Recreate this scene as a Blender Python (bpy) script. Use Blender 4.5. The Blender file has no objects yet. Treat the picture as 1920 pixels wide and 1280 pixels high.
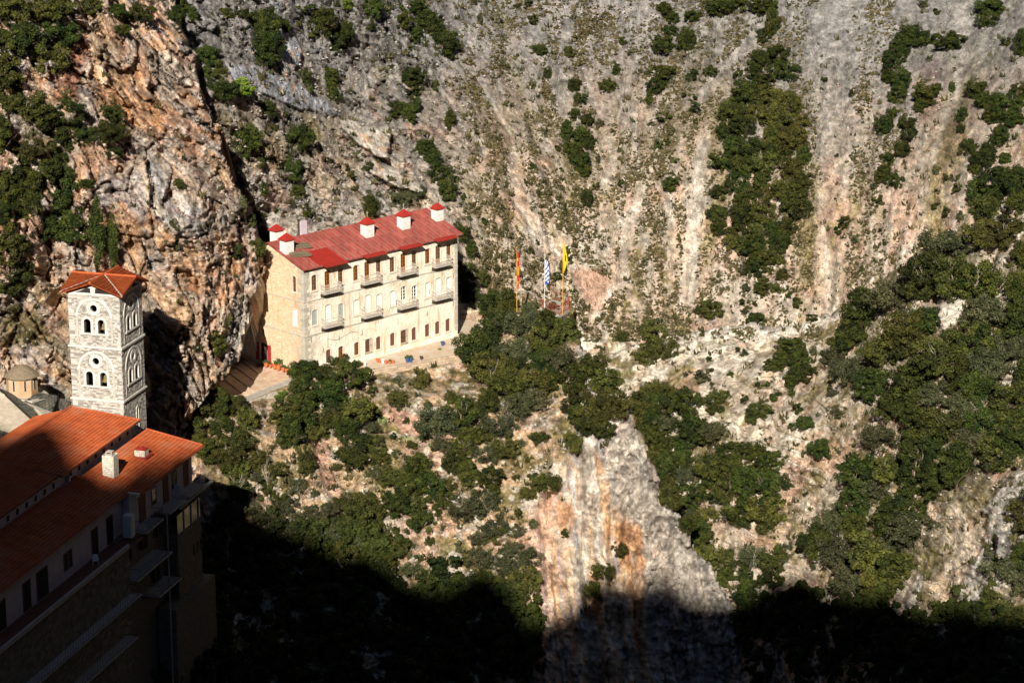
import bpy, math, random
import numpy as np
random.seed(7)
rng = np.random.default_rng(11)
SC = bpy.context.scene
COL = SC.collection
R = math.radians

# ------------------------------------------------------------------ camera, sky, sun, exposure
PITCH = 0.2734
FPX = 5000.0                      # focal length in pixels of a 1920 px wide picture
CZ = 130.0
cam_d = bpy.data.cameras.new('camera')
cam = bpy.data.objects.new('camera', cam_d)
COL.objects.link(cam)
cam.location = (0, 0, CZ)
cam.rotation_euler = (math.pi / 2 - PITCH, 0, 0)
cam_d.sensor_width = 36.0
cam_d.lens = FPX / 1920 * 36.0
cam_d.clip_start = 0.5
cam_d.clip_end = 3000
SC.camera = cam

SUN_EL, SUN_AZ = R(29.0), R(6.0)   # azimuth: degrees left of straight behind the camera
SX, SY, SZ = -math.sin(SUN_AZ) * math.cos(SUN_EL), -math.cos(SUN_AZ) * math.cos(SUN_EL), math.sin(SUN_EL)
world = bpy.data.worlds.new('World')
SC.world = world
world.use_nodes = True
nt = world.node_tree
sky = nt.nodes.new('ShaderNodeTexSky')
sky.sky_type = 'NISHITA'
sky.sun_disc = False
sky.altitude = 900.0
sky.air_density = 0.6
sky.dust_density = 0.05
sky.ozone_density = 2.0
sky.sun_elevation = SUN_EL
sky.sun_rotation = math.pi + SUN_AZ
nt.links.new(sky.outputs[0], nt.nodes['Background'].inputs['Color'])
nt.nodes['Background'].inputs['Strength'].default_value = 0.05
sun_d = bpy.data.lights.new('sun', 'SUN')
sun_d.energy = 5.0
sun_d.angle = R(0.53)
sun_d.color = (1.0, 0.92, 0.81)
sun = bpy.data.objects.new('sun', sun_d)
COL.objects.link(sun)
sun.location = (SX * 300, SY * 300, CZ + SZ * 300)
sun.rotation_euler = (math.pi / 2 - SUN_EL, 0, -SUN_AZ)
SC.view_settings.view_transform = 'Standard'
SC.view_settings.look = 'None'
SC.view_settings.gamma = 1.0
SC.view_settings.exposure = 0.74

# ------------------------------------------------------------------ helpers
cp, sp = math.cos(PITCH), math.sin(PITCH)
def ray(px, py):
    a = (np.asarray(px, float) - 960) / FPX
    b = (640 - np.asarray(py, float)) / FPX
    return a, cp + b * sp, -sp + b * cp
def at(px, py, Y):
    a, d, u = ray(px, py)
    t = Y / d
    return np.stack([a * t, np.asarray(Y) + 0 * t, CZ + u * t], -1)
def at_z(px, py, Z):
    a, d, u = ray(px, py)
    t = (Z - CZ) / u
    return np.stack([a * t, d * t, CZ + u * t], -1)
def project(P):
    x, y, z = P[0], P[1], P[2] - CZ
    d = y * cp - z * sp
    return 960 + FPX * x / d, 640 - FPX * (y * sp + z * cp) / d

_hr = np.random.RandomState(77)
HP = _hr.permutation(8192).astype(np.int32); HV = _hr.uniform(-1, 1, 8192).astype(np.float32)
def hash3(ix, iy, iz, seed):
    return HV[(HP[(HP[(ix + seed * 131) & 8191] + iy) & 8191] + iz) & 8191]
def vnoise(P, seed=0):
    P = np.asarray(P)
    F = np.floor(P)
    f = (P - F).astype(np.float32)
    I = F.astype(np.int32)
    f = f * f * f * (f * (f * 6 - 15) + 10)
    fx, fy, fz = f[..., 0], f[..., 1], f[..., 2]
    ix, iy, iz = I[..., 0] + seed * 131, I[..., 1], I[..., 2]
    def zl(b): 
        v0 = HV[(b + iz) & 8191]; return v0 + fz * (HV[(b + iz + 1) & 8191] - v0)
    def yl(a_):
        v0 = zl(HP[(a_ + iy) & 8191]); return v0 + fy * (zl(HP[(a_ + iy + 1) & 8191]) - v0)
    v0 = yl(HP[ix & 8191])
    return v0 + fx * (yl(HP[(ix + 1) & 8191]) - v0)
def blocks(P, scale, seed, asp=(1, 1, 1)):
    '''fractured rock: random tilted facet per cell, with the distance to the joint'''
    Q = np.asarray(P) / scale * np.asarray(asp)
    B = np.floor(Q - .5).astype(np.int32)
    f1 = np.full(len(Q), 9., np.float32); f2 = f1.copy(); hh = np.zeros(len(Q), np.float32); tl = hh.copy()
    for dx in (0, 1):
        for dy in (0, 1):
            for dz in (0, 1):
                c = B + np.array([dx, dy, dz], np.int32); h = [hash3(c[:, 0], c[:, 1], c[:, 2], seed + k) for k in range(3)]
                d = (Q - c - .5 - .38 * np.stack(h, 1)).astype(np.float32); r = np.sqrt((d * d).sum(1))
                m = r < f1; f2 = np.where(m, f1, np.minimum(f2, r)); f1 = np.where(m, r, f1)
                hh = np.where(m, h[0], hh); tl = np.where(m, d[:, 0] * h[1] + d[:, 2] * h[2] + d[:, 1] * h[0], tl)
    return hh, tl, f2 - f1
def fbm(P, scale, octv=4, seed=0, gain=0.5, ridged=False):
    P = P / scale
    a, s, tot = 1.0, 0, 0
    for k in range(octv):
        n = vnoise(P, seed + k * 17)
        if ridged: n = 1 - 2 * np.abs(n)
        s = s + a * n
        tot += a
        a *= gain
        P = P * 2.03 + 11.3
    return s / tot
def sstep(a, b, x):
    t = np.clip((x - a) / (b - a), 0, 1)
    return t * t * (3 - 2 * t)
def seg_dist(px, py, pts, closed=False):
    d = np.full(px.shape, 1e9, np.float32)
    n = len(pts)
    for i in range(n if closed else n - 1):
        x0, y0 = pts[i]; x1, y1 = pts[(i + 1) % n]
        vx, vy = x1 - x0, y1 - y0
        L = vx * vx + vy * vy + 1e-9
        t = np.clip(((px - x0) * vx + (py - y0) * vy) / L, 0, 1)
        d = np.minimum(d, np.hypot(px - x0 - t * vx, py - y0 - t * vy))
    return d
def inside(px, py, poly):
    c = np.zeros(np.shape(px), bool)
    n = len(poly)
    for i in range(n):
        x0, y0 = poly[i]; x1, y1 = poly[(i + 1) % n]
        if y0 == y1: continue
        m = (y0 > py) != (y1 > py)
        c ^= m & (px < (x1 - x0) * (py - y0) / (y1 - y0) + x0)
    return c
def sdf(px, py, poly):
    d = seg_dist(px, py, poly, True)
    return np.where(inside(px, py, poly), -d, d)

def link(name, me, mat=None, parent=None, loc=None, rz=None):
    o = bpy.data.objects.new(name, me)
    COL.objects.link(o)
    if mat is not None and me is not None and not me.materials: me.materials.append(mat)
    if parent is not None: o.parent = parent
    if loc is not None: o.location = [float(v) for v in loc]
    if rz is not None: o.rotation_euler = (0, 0, float(rz))
    return o
def tag(o, label, cat, group=None):
    o['label'] = label; o['category'] = cat
    if group: o['group'] = group
    return o
def thing(name, label, cat, loc=(0, 0, 0), rz=0, group=None):
    return tag(link(name, None, None, None, loc, rz), label, cat, group)
def struct(o):
    o['kind'] = 'structure'; return o
def stuff(o):
    o['kind'] = 'stuff'; return o
def np_mesh(name, V, Fq, col=None, smooth=False):
    me = bpy.data.meshes.new(name)
    V = np.asarray(V, np.float32); Fq = np.asarray(Fq, np.int32)
    k = Fq.shape[1]
    me.vertices.add(len(V)); me.vertices.foreach_set('co', V.ravel())
    me.loops.add(Fq.size); me.loops.foreach_set('vertex_index', Fq.ravel())
    me.polygons.add(len(Fq)); me.polygons.foreach_set('loop_start', np.arange(0, Fq.size, k, dtype=np.int32))
    if smooth: me.polygons.foreach_set('use_smooth', np.ones(len(Fq), bool))
    me.update(calc_edges=True)
    if col is not None:
        ca = me.color_attributes.new('Col', 'FLOAT_COLOR', 'POINT')
        c4 = np.ones((len(V), 4), np.float32); c4[:, :3] = col
        ca.data.foreach_set('color', c4.ravel())
    me.validate()
    return me

class MB:
    """collects simple solids, builds ONE mesh"""
    def __init__(s): s.v = []; s.f = []; s.c = []; s.cur = (1, 1, 1)
    def add(s, vs, fs):
        n = len(s.v); s.v += [tuple(map(float, p)) for p in vs]; s.f += [tuple(i + n for i in f) for f in fs]
        s.c += [s.cur] * len(vs)
        return s
    def box(s, x0, y0, z0, x1, y1, z1):
        return s.add([(x0,y0,z0),(x1,y0,z0),(x1,y1,z0),(x0,y1,z0),(x0,y0,z1),(x1,y0,z1),(x1,y1,z1),(x0,y1,z1)],
              [(0,3,2,1),(4,5,6,7),(0,1,5,4),(1,2,6,5),(2,3,7,6),(3,0,4,7)])
    def prism(s, pts, d, flip=False):
        """pts: loop of 3d points, d: extrusion vector"""
        n = len(pts); a = [tuple(p) for p in pts]; b = [tuple(p[i] + d[i] for i in range(3)) for p in pts]
        return s.add(a + b, [tuple(range(n))[::-1], tuple(range(n, 2 * n))] + [(i, (i + 1) % n, n + (i + 1) % n, n + i) for i in range(n)])
    def bar(s, a, b, r, n=6, r2=None):
        a = np.array(a, float); b = np.array(b, float); d = b - a; L = np.linalg.norm(d)
        if L < 1e-6: return s
        d /= L; u = np.cross(d, (0, 0, 1) if abs(d[2]) < .9 else (1, 0, 0)); u /= np.linalg.norm(u); w = np.cross(d, u)
        r2 = r if r2 is None else r2
        vs = [a + r * (math.cos(2*math.pi*i/n) * u + math.sin(2*math.pi*i/n) * w) for i in range(n)]
        vs += [b + r2 * (math.cos(2*math.pi*i/n) * u + math.sin(2*math.pi*i/n) * w) for i in range(n)]
        return s.add(vs, [tuple(range(n)), tuple(range(2*n-1, n-1, -1))] + [(i, n+i, n+(i+1)%n, (i+1)%n) for i in range(n)])
    def lathe(s, prof, c=(0, 0, 0), n=14):
        vs = []; fs = []
        for r, z in prof:
            vs += [(c[0] + r * math.cos(2*math.pi*i/n), c[1] + r * math.sin(2*math.pi*i/n), c[2] + z) for i in range(n)]
        for k in range(len(prof) - 1):
            fs += [(k*n+i, k*n+(i+1)%n, (k+1)*n+(i+1)%n, (k+1)*n+i) for i in range(n)]
        fs += [tuple(range(n))[::-1], tuple(range((len(prof)-1)*n, len(prof)*n))]
        return s.add(vs, fs)
    def mesh(s, name, colored=False):
        me = bpy.data.meshes.new(name); me.from_pydata(s.v, [], s.f); me.update()
        if colored:
            ca = me.color_attributes.new('Col', 'FLOAT_COLOR', 'POINT')
            ca.data.foreach_set('color', np.array([c + (1,) for c in s.c], np.float32).ravel())
        return me
    def build(s, name, mat, parent=None, loc=None, rz=None, colored=False):
        return link(name, s.mesh(name, colored), mat, parent, loc, rz)

# ------------------------------------------------------------------ materials
def nodemat(name, rough=0.9, spec=0.2):
    m = bpy.data.materials.new(name); m.use_nodes = True
    b = m.node_tree.nodes['Principled BSDF']
    b.inputs['Roughness'].default_value = rough
    b.inputs['Specular IOR Level'].default_value = spec
    return m, m.node_tree, b
def N(t, kind, **kw):
    n = t.nodes.new(kind)
    for k, v in kw.items():
        if k in n.inputs.keys(): n.inputs[k].default_value = v
        else: setattr(n, k, v)
    return n
def mixcol(t, fac, a, b, mode='MIX'):
    n = t.nodes.new('ShaderNodeMix'); n.data_type = 'RGBA'; n.blend_type = mode
    for sock, v in ((0, fac), (6, a), (7, b)):
        if isinstance(v, bpy.types.NodeSocket): t.links.new(v, n.inputs[sock])
        elif sock == 0: n.inputs[0].default_value = v
        else: n.inputs[sock].default_value = (*v, 1)
    return n.outputs[2]
def ramp(t, src, p0, p1):
    n = t.nodes.new('ShaderNodeMapRange'); n.inputs[1].default_value = p0; n.inputs[2].default_value = p1
    t.links.new(src, n.inputs[0]); return n.outputs[0]
def noisy(name, c1, c2, scale=3.0, detail=6, rough=0.9, bump=0.0, bscale=None, stretch=(1, 1, 1), spec=0.2, lo=.35, hi=.65, rnd=0.0, metal=0, third=None):
    m, t, b = nodemat(name, rough, spec)
    tc = N(t, 'ShaderNodeTexCoord'); mp = N(t, 'ShaderNodeMapping', Scale=stretch)
    t.links.new(tc.outputs['Object'], mp.inputs[0])
    n = N(t, 'ShaderNodeTexNoise', Scale=scale, Detail=detail, Roughness=.65)
    t.links.new(mp.outputs[0], n.inputs['Vector'])
    c = mixcol(t, ramp(t, n.outputs[0], lo, hi), c1, c2)
    if third:
        n3 = N(t, 'ShaderNodeTexNoise', Scale=scale * .37, Detail=5); t.links.new(mp.outputs[0], n3.inputs['Vector'])
        c = mixcol(t, ramp(t, n3.outputs[0], .5, .72), c, third)
    if rnd:
        oi = N(t, 'ShaderNodeObjectInfo')
        hs = N(t, 'ShaderNodeHueSaturation'); t.links.new(c, hs.inputs['Color'])
        mr = N(t, 'ShaderNodeMapRange'); mr.inputs[3].default_value = 1 - rnd; mr.inputs[4].default_value = 1 + rnd
        t.links.new(oi.outputs['Random'], mr.inputs[0]); t.links.new(mr.outputs[0], hs.inputs['Value'])
        c = hs.outputs[0]
    t.links.new(c, b.inputs['Base Color'])
    b.inputs['Metallic'].default_value = metal
    if bump:
        n2 = N(t, 'ShaderNodeTexNoise', Scale=bscale or scale * 4, Detail=5, Roughness=.7)
        t.links.new(mp.outputs[0], n2.inputs['Vector'])
        bp = N(t, 'ShaderNodeBump', Strength=bump, Distance=.1); t.links.new(n2.outputs[0], bp.inputs['Height'])
        t.links.new(bp.outputs[0], b.inputs['Normal'])
    return m
def colattr(name, var=.25, vscale=2.5, bump=.6, bscale=3.0, rough=.95, dist=.25, voro=0.0):
    m, t, b = nodemat(name, rough, .1)
    ca = N(t, 'ShaderNodeVertexColor', layer_name='Col')
    tc = N(t, 'ShaderNodeTexCoord')
    n = N(t, 'ShaderNodeTexNoise', Scale=vscale, Detail=8, Roughness=.75)
    t.links.new(tc.outputs['Object'], n.inputs['Vector'])
    mr = N(t, 'ShaderNodeMapRange'); mr.inputs[1].default_value = .3; mr.inputs[2].default_value = .7
    mr.inputs[3].default_value = 1 - var; mr.inputs[4].default_value = 1 + var
    t.links.new(n.outputs[0], mr.inputs[0])
    vm = N(t, 'ShaderNodeVectorMath', operation='SCALE'); t.links.new(ca.outputs[0], vm.inputs[0]); t.links.new(mr.outputs[0], vm.inputs['Scale'])
    t.links.new(vm.outputs[0], b.inputs['Base Color'])
    if bump:
        n2 = N(t, 'ShaderNodeTexNoise', Scale=bscale, Detail=9, Roughness=.75)
        t.links.new(tc.outputs['Object'], n2.inputs['Vector'])
        h = n2.outputs[0]
        if voro:
            v = N(t, 'ShaderNodeTexVoronoi', Scale=voro, feature='F1'); t.links.new(tc.outputs['Object'], v.inputs['Vector'])
            ad = N(t, 'ShaderNodeMath', operation='MULTIPLY_ADD'); t.links.new(v.outputs['Distance'], ad.inputs[0]); ad.inputs[1].default_value = -.6
            t.links.new(h, ad.inputs[2]); h = ad.outputs[0]
        bp = N(t, 'ShaderNodeBump', Strength=bump, Distance=dist); t.links.new(h, bp.inputs['Height'])
        t.links.new(bp.outputs[0], b.inputs['Normal'])
    return m
M = {}
M['terrain'] = colattr('terrain_rock', .45, 3.0, 1.0, 3.4, dist=.24, voro=3.6)
M['stones'] = colattr('loose_stone', .15, 4, 0)
M['tuft'] = colattr('grass_tuft', .3, 3, 0)
M['masonry_blocks'] = colattr('stone_blocks', .2, 9, .4, 14, dist=.05)
M['white_trim'] = noisy('white_trim', (.64, .62, .57), (.50, .47, .42), 3, bump=.1)
M['pale_trim'] = noisy('pale_surround', (.66, .58, .46), (.56, .50, .40), 3, bump=.1)
M['mortar'] = noisy('mortar', (.50, .47, .41), (.36, .33, .28), 4, bump=.3)
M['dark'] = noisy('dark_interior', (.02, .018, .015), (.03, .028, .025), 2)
M['tile'] = noisy('orange_tile', (.40, .095, .030), (.27, .055, .018), .9, third=(.33, .12, .06), rough=.75, bump=.2, bscale=8)
M['tile_new'] = noisy('tower_tile', (.46, .11, .035), (.33, .07, .022), 2, rough=.7)
M['red_roof'] = noisy('red_sheet', (.29, .045, .034), (.35, .16, .13), 2.6, detail=8, rough=.65, stretch=(1, .16, 1), lo=.40, hi=.64, rnd=.2, third=(.20, .055, .035), spec=.3)
M['red_paint'] = noisy('red_paint', (.34, .020, .013), (.27, .028, .02), 2, rough=.6, spec=.3)
M['white_paint'] = noisy('white_paint', (.74, .73, .70), (.56, .54, .50), 2.5, third=(.60, .55, .47))
M['wood_brown'] = noisy('brown_wood', (.30, .11, .02), (.20, .065, .012), 5, rough=.6)
M['wood_dull'] = noisy('brown_shutter', (.17, .075, .05), (.12, .05, .035), 5, rough=.7)
M['old_plank'] = noisy('weathered_plank', (.20, .16, .10), (.10, .08, .05), 6, stretch=(1, 6, 6))
M['glass'] = noisy('dark_glass', (.02, .025, .03), (.03, .035, .04), 1, rough=.12, spec=.6)
M['iron'] = noisy('dark_iron', (.04, .035, .03), (.08, .05, .035), 6, rough=.6)
M['iron_pale'] = noisy('grey_iron', (.50, .46, .40), (.38, .34, .29), 6, rough=.6)
M['slate'] = colattr('slate_slab', .35, 3, .5, 5)
M['lavender'] = noisy('pink_plaster', (.52, .45, .49), (.42, .36, .40), 1.5)
M['concrete'] = noisy('pale_concrete', (.46, .43, .38), (.34, .31, .27), 2, bump=.3)
M['pot'] = noisy('terracotta', (.52, .16, .06), (.42, .11, .04), 5)
M['potw'] = noisy('white_pot', (.7, .68, .64), (.6, .58, .54), 5)
M['blue'] = noisy('blue_plastic', (.04, .08, .20), (.05, .10, .24), 5)
M['bronze'] = noisy('bronze', (.25, .17, .07), (.14, .12, .06), 5, rough=.7, metal=.3)
M['bark'] = noisy('bark', (.14, .10, .07), (.07, .05, .035), 6)
M['pale_bark'] = noisy('pale_bark', (.42, .37, .29), (.28, .23, .17), 6)
M['flat'] = colattr('flag_cloth', 0.04, 4, 0, rough=.8)

# ------------------------------------------------------------------ terrain: four slopes of the gorge
def tps(pts):
    P = np.array([(a / 400., b / 400.) for a, b, _ in pts]); v = np.array([c for _, _, c in pts], float)
    def K(r): return np.where(r > 1e-9, r * r * np.log(np.maximum(r, 1e-9)), 0)
    n = len(P)
    A = np.zeros((n + 3, n + 3)); A[:n, :n] = K(np.linalg.norm(P[:, None] - P[None], axis=2)) + np.eye(n) * 0.02
    A[:n, n] = 1; A[:n, n+1:] = P; A[n, :n] = 1; A[n+1:, :n] = P.T
    w = np.linalg.solve(A, np.concatenate([v, np.zeros(3)]))
    def ev(px, py):
        px = np.asarray(px, np.float32) / 400; py = np.asarray(py, np.float32) / 400
        out = w[n] + w[n+1] * px + w[n+2] * py
        for i in range(n): out = out + w[i] * K(np.hypot(px - P[i, 0], py - P[i, 1]))
        return out
    return ev
ZT = 48.77                                             # monastery terrace level
def zc(px, py, z): return (px, py, float(at_z(px, py, z)[1]))
CTRL = {
 'back': [(350,0,306),(350,-300,322),(500,100,312),(450,150,300),(450,300,297),(500,430,301),(640,40,328),(500,700,296),(690,380,310),(690,200,328),(860,430,315),(860,700,305),(850,200,336),(850,0,352),
          (1100,620,322),(1100,300,340),(1100,0,358),(1100,-300,376),(1400,620,322),(1400,300,336),(1400,0,354),(1600,600,314),(1700,400,318),(1700,200,330),(1700,0,346),
          (1920,350,306),(1920,150,322),(1920,0,334),(2200,300,296),(2200,-300,340),(1000,1100,292),(1500,1100,296),(1900,800,286),(300,700,290),(0,0,320),(0,600,290)],
 'left': [(270,570,258),(365,600,260),(400,650,265),(470,600,276),(440,400,273),(480,450,279),(350,750,259),(150,500,256),(0,500,248),(0,650,250),(130,700,252),(60,720,253),
          (0,800,250),(200,800,252),(0,0,266),(0,250,256),(200,100,276),(320,0,298),(410,200,288),(300,300,268),(-300,400,240),(-300,800,236),(-300,0,250),(200,-250,296)],
 'mid': [(400,775,264),(400,1000,254),(400,850,259),(600,1200,244),(900,1250,245),(1200,1280,252),(300,1280,226),(320,900,254),(700,800,270),(700,1000,258),(500,900,260),
         zc(545,712,ZT-.4),zc(700,693,ZT-.6),zc(860,662,ZT-.6),zc(915,640,ZT-.5),zc(860,630,ZT-.5),zc(915,600,ZT+.2),zc(980,560,51),(1060,575,290),(1090,650,283),(1165,750,272),(1200,830,266),
         (1290,990,262),(1390,1180,258),(1100,900,262.5),(1100,1000,259.5),(1100,1100,257),(900,800,270),(900,1000,260),(700,560,306),(500,640,289),zc(440,700,ZT-.7),zc(400,740,ZT-.9),(250,1400,222),(900,1500,232),(1400,1500,245)],
 'right': [(1070,600,305),(1200,640,297),(1270,618,296),(1400,612,294),(1560,590,288),(1640,520,284),(1750,460,280),(1840,420,276),(1920,370,272),(1300,750,282),(1300,900,274),
           (1300,1100,266),(1500,750,272),(1500,950,262),(1700,600,268),(1700,800,255),(1700,1000,246),(1900,600,258),(1900,800,244),(1900,1000,232),(1850,1200,226),(1500,1150,252),
           (1400,1300,250),(1700,1300,226),(1920,1400,214),(2200,300,262),(2200,800,236),(2200,1400,200),(1100,1000,285),(1100,1400,262)],
}
POLY = {
 'back': [(-700,-500),(2500,-500),(2500,1300),(-700,1300)],
 'left': [(-700,-420),(300,-400),(318,-100),(318,0),(335,50),(362,105),(372,150),(385,205),(412,235),(425,300),(440,350),(470,400),(485,440),(494,480),(480,540),(466,590),(470,615),(452,655),(430,700),(412,722),(398,728),(372,765),(350,772),(345,850),(350,1000),(300,1150),(-700,1200)],
 'mid': [(-200,1050),(250,1000),(300,830),(345,770),(395,728),(440,640),(500,600),(700,560),(860,572),(905,585),(960,556),(1020,562),(1070,568),(1078,615),(1088,650),(1105,665),(1130,700),(1160,745),(1178,762),(1188,800),(1205,830),(1215,860),
         (1232,900),(1245,935),(1278,965),(1292,995),(1298,1035),(1335,1062),(1358,1100),(1375,1140),(1388,1165),(1400,1290),(1440,1700),(-200,1700)],
 'right': [(1040,600),(1075,615),(1120,640),(1170,655),(1215,640),(1262,622),(1330,618),(1400,612),(1440,618),(1490,612),(1530,600),(1562,588),(1600,560),(1640,528),(1690,505),(1750,462),(1800,440),(1840,420),(1885,385),(1925,372),(2000,340),(2500,250),(2500,1700),(1040,1700)],
}
DEPTH = {k: tps(v) for k, v in CTRL.items()}
STEP = 2.3
ORDER = ['left', 'mid', 'right', 'back']
FIELD = {}

def layers(P, nrm, th, warp, seed, wscale=9.0):
    """stacked rock beds: saw profile across a warped bedding direction, -1..1"""
    w = fbm(P, wscale, 3, seed) * warp
    s = (P @ np.asarray(nrm)) / th + w
    k = np.floor(s)
    f = s - k
    amp = hash3(k.astype(np.int64), np.zeros_like(k, dtype=np.int64), np.zeros_like(k, dtype=np.int64), seed)
    return (f ** 1.6) * (0.7 + 0.3 * amp), k, f

def col(*c): return np.array(c, np.float32)
GREY, PALE, ORANGE = col(.30, .285, .26), col(.50, .455, .39), col(.46, .24, .11)
REDB, TAN, OLIVE = col(.30, .13, .075), col(.42, .31, .21), col(.15, .125, .045)
BLUE, WHITE, PINK, GREEN = col(.25, .265, .29), col(.62, .57, .49), col(.46, .29, .21), col(.10, .17, .03)
def blend(C, m, c):
    m = np.clip(m, 0, 1)[..., None]
    return C * (1 - m) + c * m

def relief(name, px, py, P):
    """returns displacement in metres (towards the camera) and base colour"""
    ed = fbm(P, 6, 4, 91)                      # used to break every outline
    n1, n2, n3 = fbm(P, 14, 5, 1), fbm(P, 4, 5, 2), fbm(P, 1.2, 4, 3)
    rg = fbm(P, 5, 5, 4, ridged=True)
    X, Yp = px + ed * 34, py + n2 * 26
    wp = P + np.stack([n2, n2 * 0, n3], 1) * .9
    ba, bt, be = blocks(wp, 3.0 if name == 'left' else 2.4, 301, (1, .8, .75)); sa_, st_2, se = blocks(wp, .95, 311, (1, 1, .8))
    jnt = sstep(.10, .0, be); jn2 = sstep(.12, .0, se)
    fac = ba * .55 + bt * 1.1; fac2 = sa_ * .3 + st_2 * .55
    if name == 'back':
        # gullies run down the fall line; their screen direction fans out slightly
        fan = px + (py - 300) * np.interp(px, [700, 1000, 1250, 1500, 1900], [-.38, -.30, .12, .02, .45])
        Q = np.stack([P[:, 0] * .9 + (fan - px) * .06, P[:, 1] * .16, P[:, 2] * .16], 1)
        gul = fbm(Q, 3.0, 4, 21); gul2 = fbm(Q, 1.1, 3, 22)
        rock, k, f = layers(P, (.55, .1, .83), 1.5, 2.2, 31, 14)
        left = sstep(930, 760, X)                              # bedded slabs on the left third
        ck = sstep(.05, .0, np.abs(fbm(P, 3.5, 4, 72)))
        D = n1 * 2.2 + gul * 1.7 * (1 - left) + gul2 * .55 * (1 - left) + rg * (.5 + .9 * left) + n3 * .35 + rock * 1.9 * left + n2 * 1.1 * left - ck * left * 1.2 + left * (fac * .9 + fac2 * .5 - jnt * .5) + (1 - left) * fac2 * .3
        C = np.broadcast_to(TAN, P.shape).copy()
        fan2 = fbm(Q * (2.2, 2.2, 2.2) + n2[:, None] * .25, 1.0, 4, 23)
        C = blend(C, .75 * sstep(-.15, .35, gul2 + .5 * gul), PALE * .86)
        C = blend(C, .32 * (1 - left) * sstep(.0, .3, fan2), PINK * 1.05)
        C = blend(C, .4 * (1 - left) * sstep(.05, .35, -fan2 + .3 * gul), OLIVE * 1.2)
        C = blend(C, .4 * (1 - left) * sstep(.1, .4, fbm(Q * (2.2, 2.6, 2.6) + n2[:, None] * .3, 1.0, 4, 24)), WHITE * .85)
        C = blend(C, .28, GREY)
        C = blend(C, .6 * sstep(.1, .5, n2), PINK)
        C = blend(C, .7 * sstep(.05, .4, -gul + .4 * n3), OLIVE * 1.3)
        C = blend(C, left * .8 * sstep(-.3, .3, n2 + .4 * n3), GREY * 1.05)
        C = blend(C, left * .55 * sstep(.15, .4, fbm(P, 2.5, 4, 37)), PINK)
        C = blend(C, left * .5 * sstep(.1, .5, -n2), OLIVE * 1.2)
        C = blend(C, .65 * sstep(220, 20, Yp), GREY * .95)     # greyer high up, dimness of the top put into the colour
        C = blend(C, .55 * sstep(200, 80, np.abs(X - 1570 - .0 * py)) * sstep(420, 250, Yp), GREY * 1.25)
        # pale scree tongues
        for pts, wd in [([(1000,240),(1020,290)],13),([(905,150),(950,235),(962,300),(985,410),(1020,470)],12),([(1033,125),(1050,190),(1062,215)],18),
                        ([(1090,130),(1105,190),(1135,222)],13),([(1190,110),(1165,180),(1150,225)],10),([(1135,250),(1150,300),(1130,340)],20),([(985,400),(1010,430),(1050,480)],16),
                        ([(1200,350),(1175,430),(1160,520),(1110,590)],16),([(1300,200),(1340,130),(1420,60)],16),([(1320,260),(1300,400),(1290,560)],22),([(880,240),(910,300)],7),
                        ([(1800,20),(1810,100),(1790,200),(1745,300)],16),([(1540,440),(1555,520),(1560,590)],20),([(1180,0),(1150,60),(1100,70)],20),([(1240,340),(1262,430),(1255,540)],12)]:
            d = seg_dist(X, Yp, pts)
            m = sstep(wd * 1.1, 0, d)
            C = blend(C, m * .62 * (.6 + .8 * sstep(-.3, .3, gul2 + .5 * n3)), PALE * .98); D = D - m * .8
        for pts, wd in [([(1190,470),(1200,560),(1180,620)],26),([(1120,480),(1100,560)],10),([(1245,450),(1265,560)],18),([(930,330),(960,420)],24),([(1255,200),(1240,330)],20),([(1510,440),(1500,540)],25),([(880,350),(900,430)],22)]:
            m = sstep(wd, wd * .3, seg_dist(X, Yp, pts)) * sstep(-.2, .25, fbm(P, .7, 3, 66)); C = blend(C, m * .85, OLIVE)
        m = sstep(0, 12, -sdf(px + n2 * 14, py + n2 * 10, [(1062,510),(1090,495),(1140,500),(1155,530),(1140,575),(1110,590),(1085,560)]))
        C = blend(C, m * .9, PINK * .78); D = D * (1 - m * .6)
        m = sstep(0, 10, -sdf(X, Yp, [(1720,110),(1790,105),(1785,160),(1730,165)])); C = blend(C, m * .8, col(.14,.09,.07))
        C = blend(C, .45 * sstep(300, 40, Yp), col(.285, .29, .305))  # bluish dimming towards the top, painted into the colour
        C = C * (.66 + .38 * sstep(180, 500, py))[:, None]  # painted shade: slope darker at the top, brighter lower down
        # big slabs and the leaning block behind the monastery
        for poly, dz, cc in [([(500,50),(545,55),(567,90),(560,125),(535,130),(510,85)],1.6,BLUE*1.2),([(425,122),(480,125),(560,160),(628,200),(640,218),(560,205),(500,180),(440,160)],1.3,BLUE*1.1),
                             ([(636,222),(668,224),(700,240),(706,290),(672,272),(640,240)],3.0,PALE*.85),([(686,238),(728,234),(734,256),(728,300),(700,292),(684,262)],4.5,PALE*.95),
                             ([(700,300),(760,325),(800,352),(790,362),(740,350),(690,322)],2.4,PALE*.9),([(664,325),(700,340),(735,395),(715,400),(665,352)],1.0,GREY),
                             ([(500,0),(535,0),(525,25)],1.5,BLUE),([(650,120),(705,150),(690,185),(650,170)],1.0,GREY)]:
            s = sdf(px + n3 * 7, py + n3 * 7, poly); m = sstep(1.5, -2.5, s)
            D = D * (1 - .75 * m) + dz * m; C = blend(C, m * .85, cc * (1 + .25 * n2[:, None])); C = blend(C, m * .5 * sstep(.25, .5, fbm(P, 1.6, 3, 88)), ORANGE)
        # terraces of bedding, right hand
        tr, _, f2 = layers(P, (.10, .0, .99), .9, 1.0, 77, 10)
        rr = sstep(1400, 1600, X) * sstep(80, 250, Yp); D += tr * .35 * rr
        C = blend(C, .35 * rr * sstep(.75, .95, f2), PINK * .8)
    elif name == 'left':
        Pw = P + np.stack([fbm(P, 16, 3, 51), fbm(P, 16, 3, 52), fbm(P, 16, 3, 53)], 1) * 7.0
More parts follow.
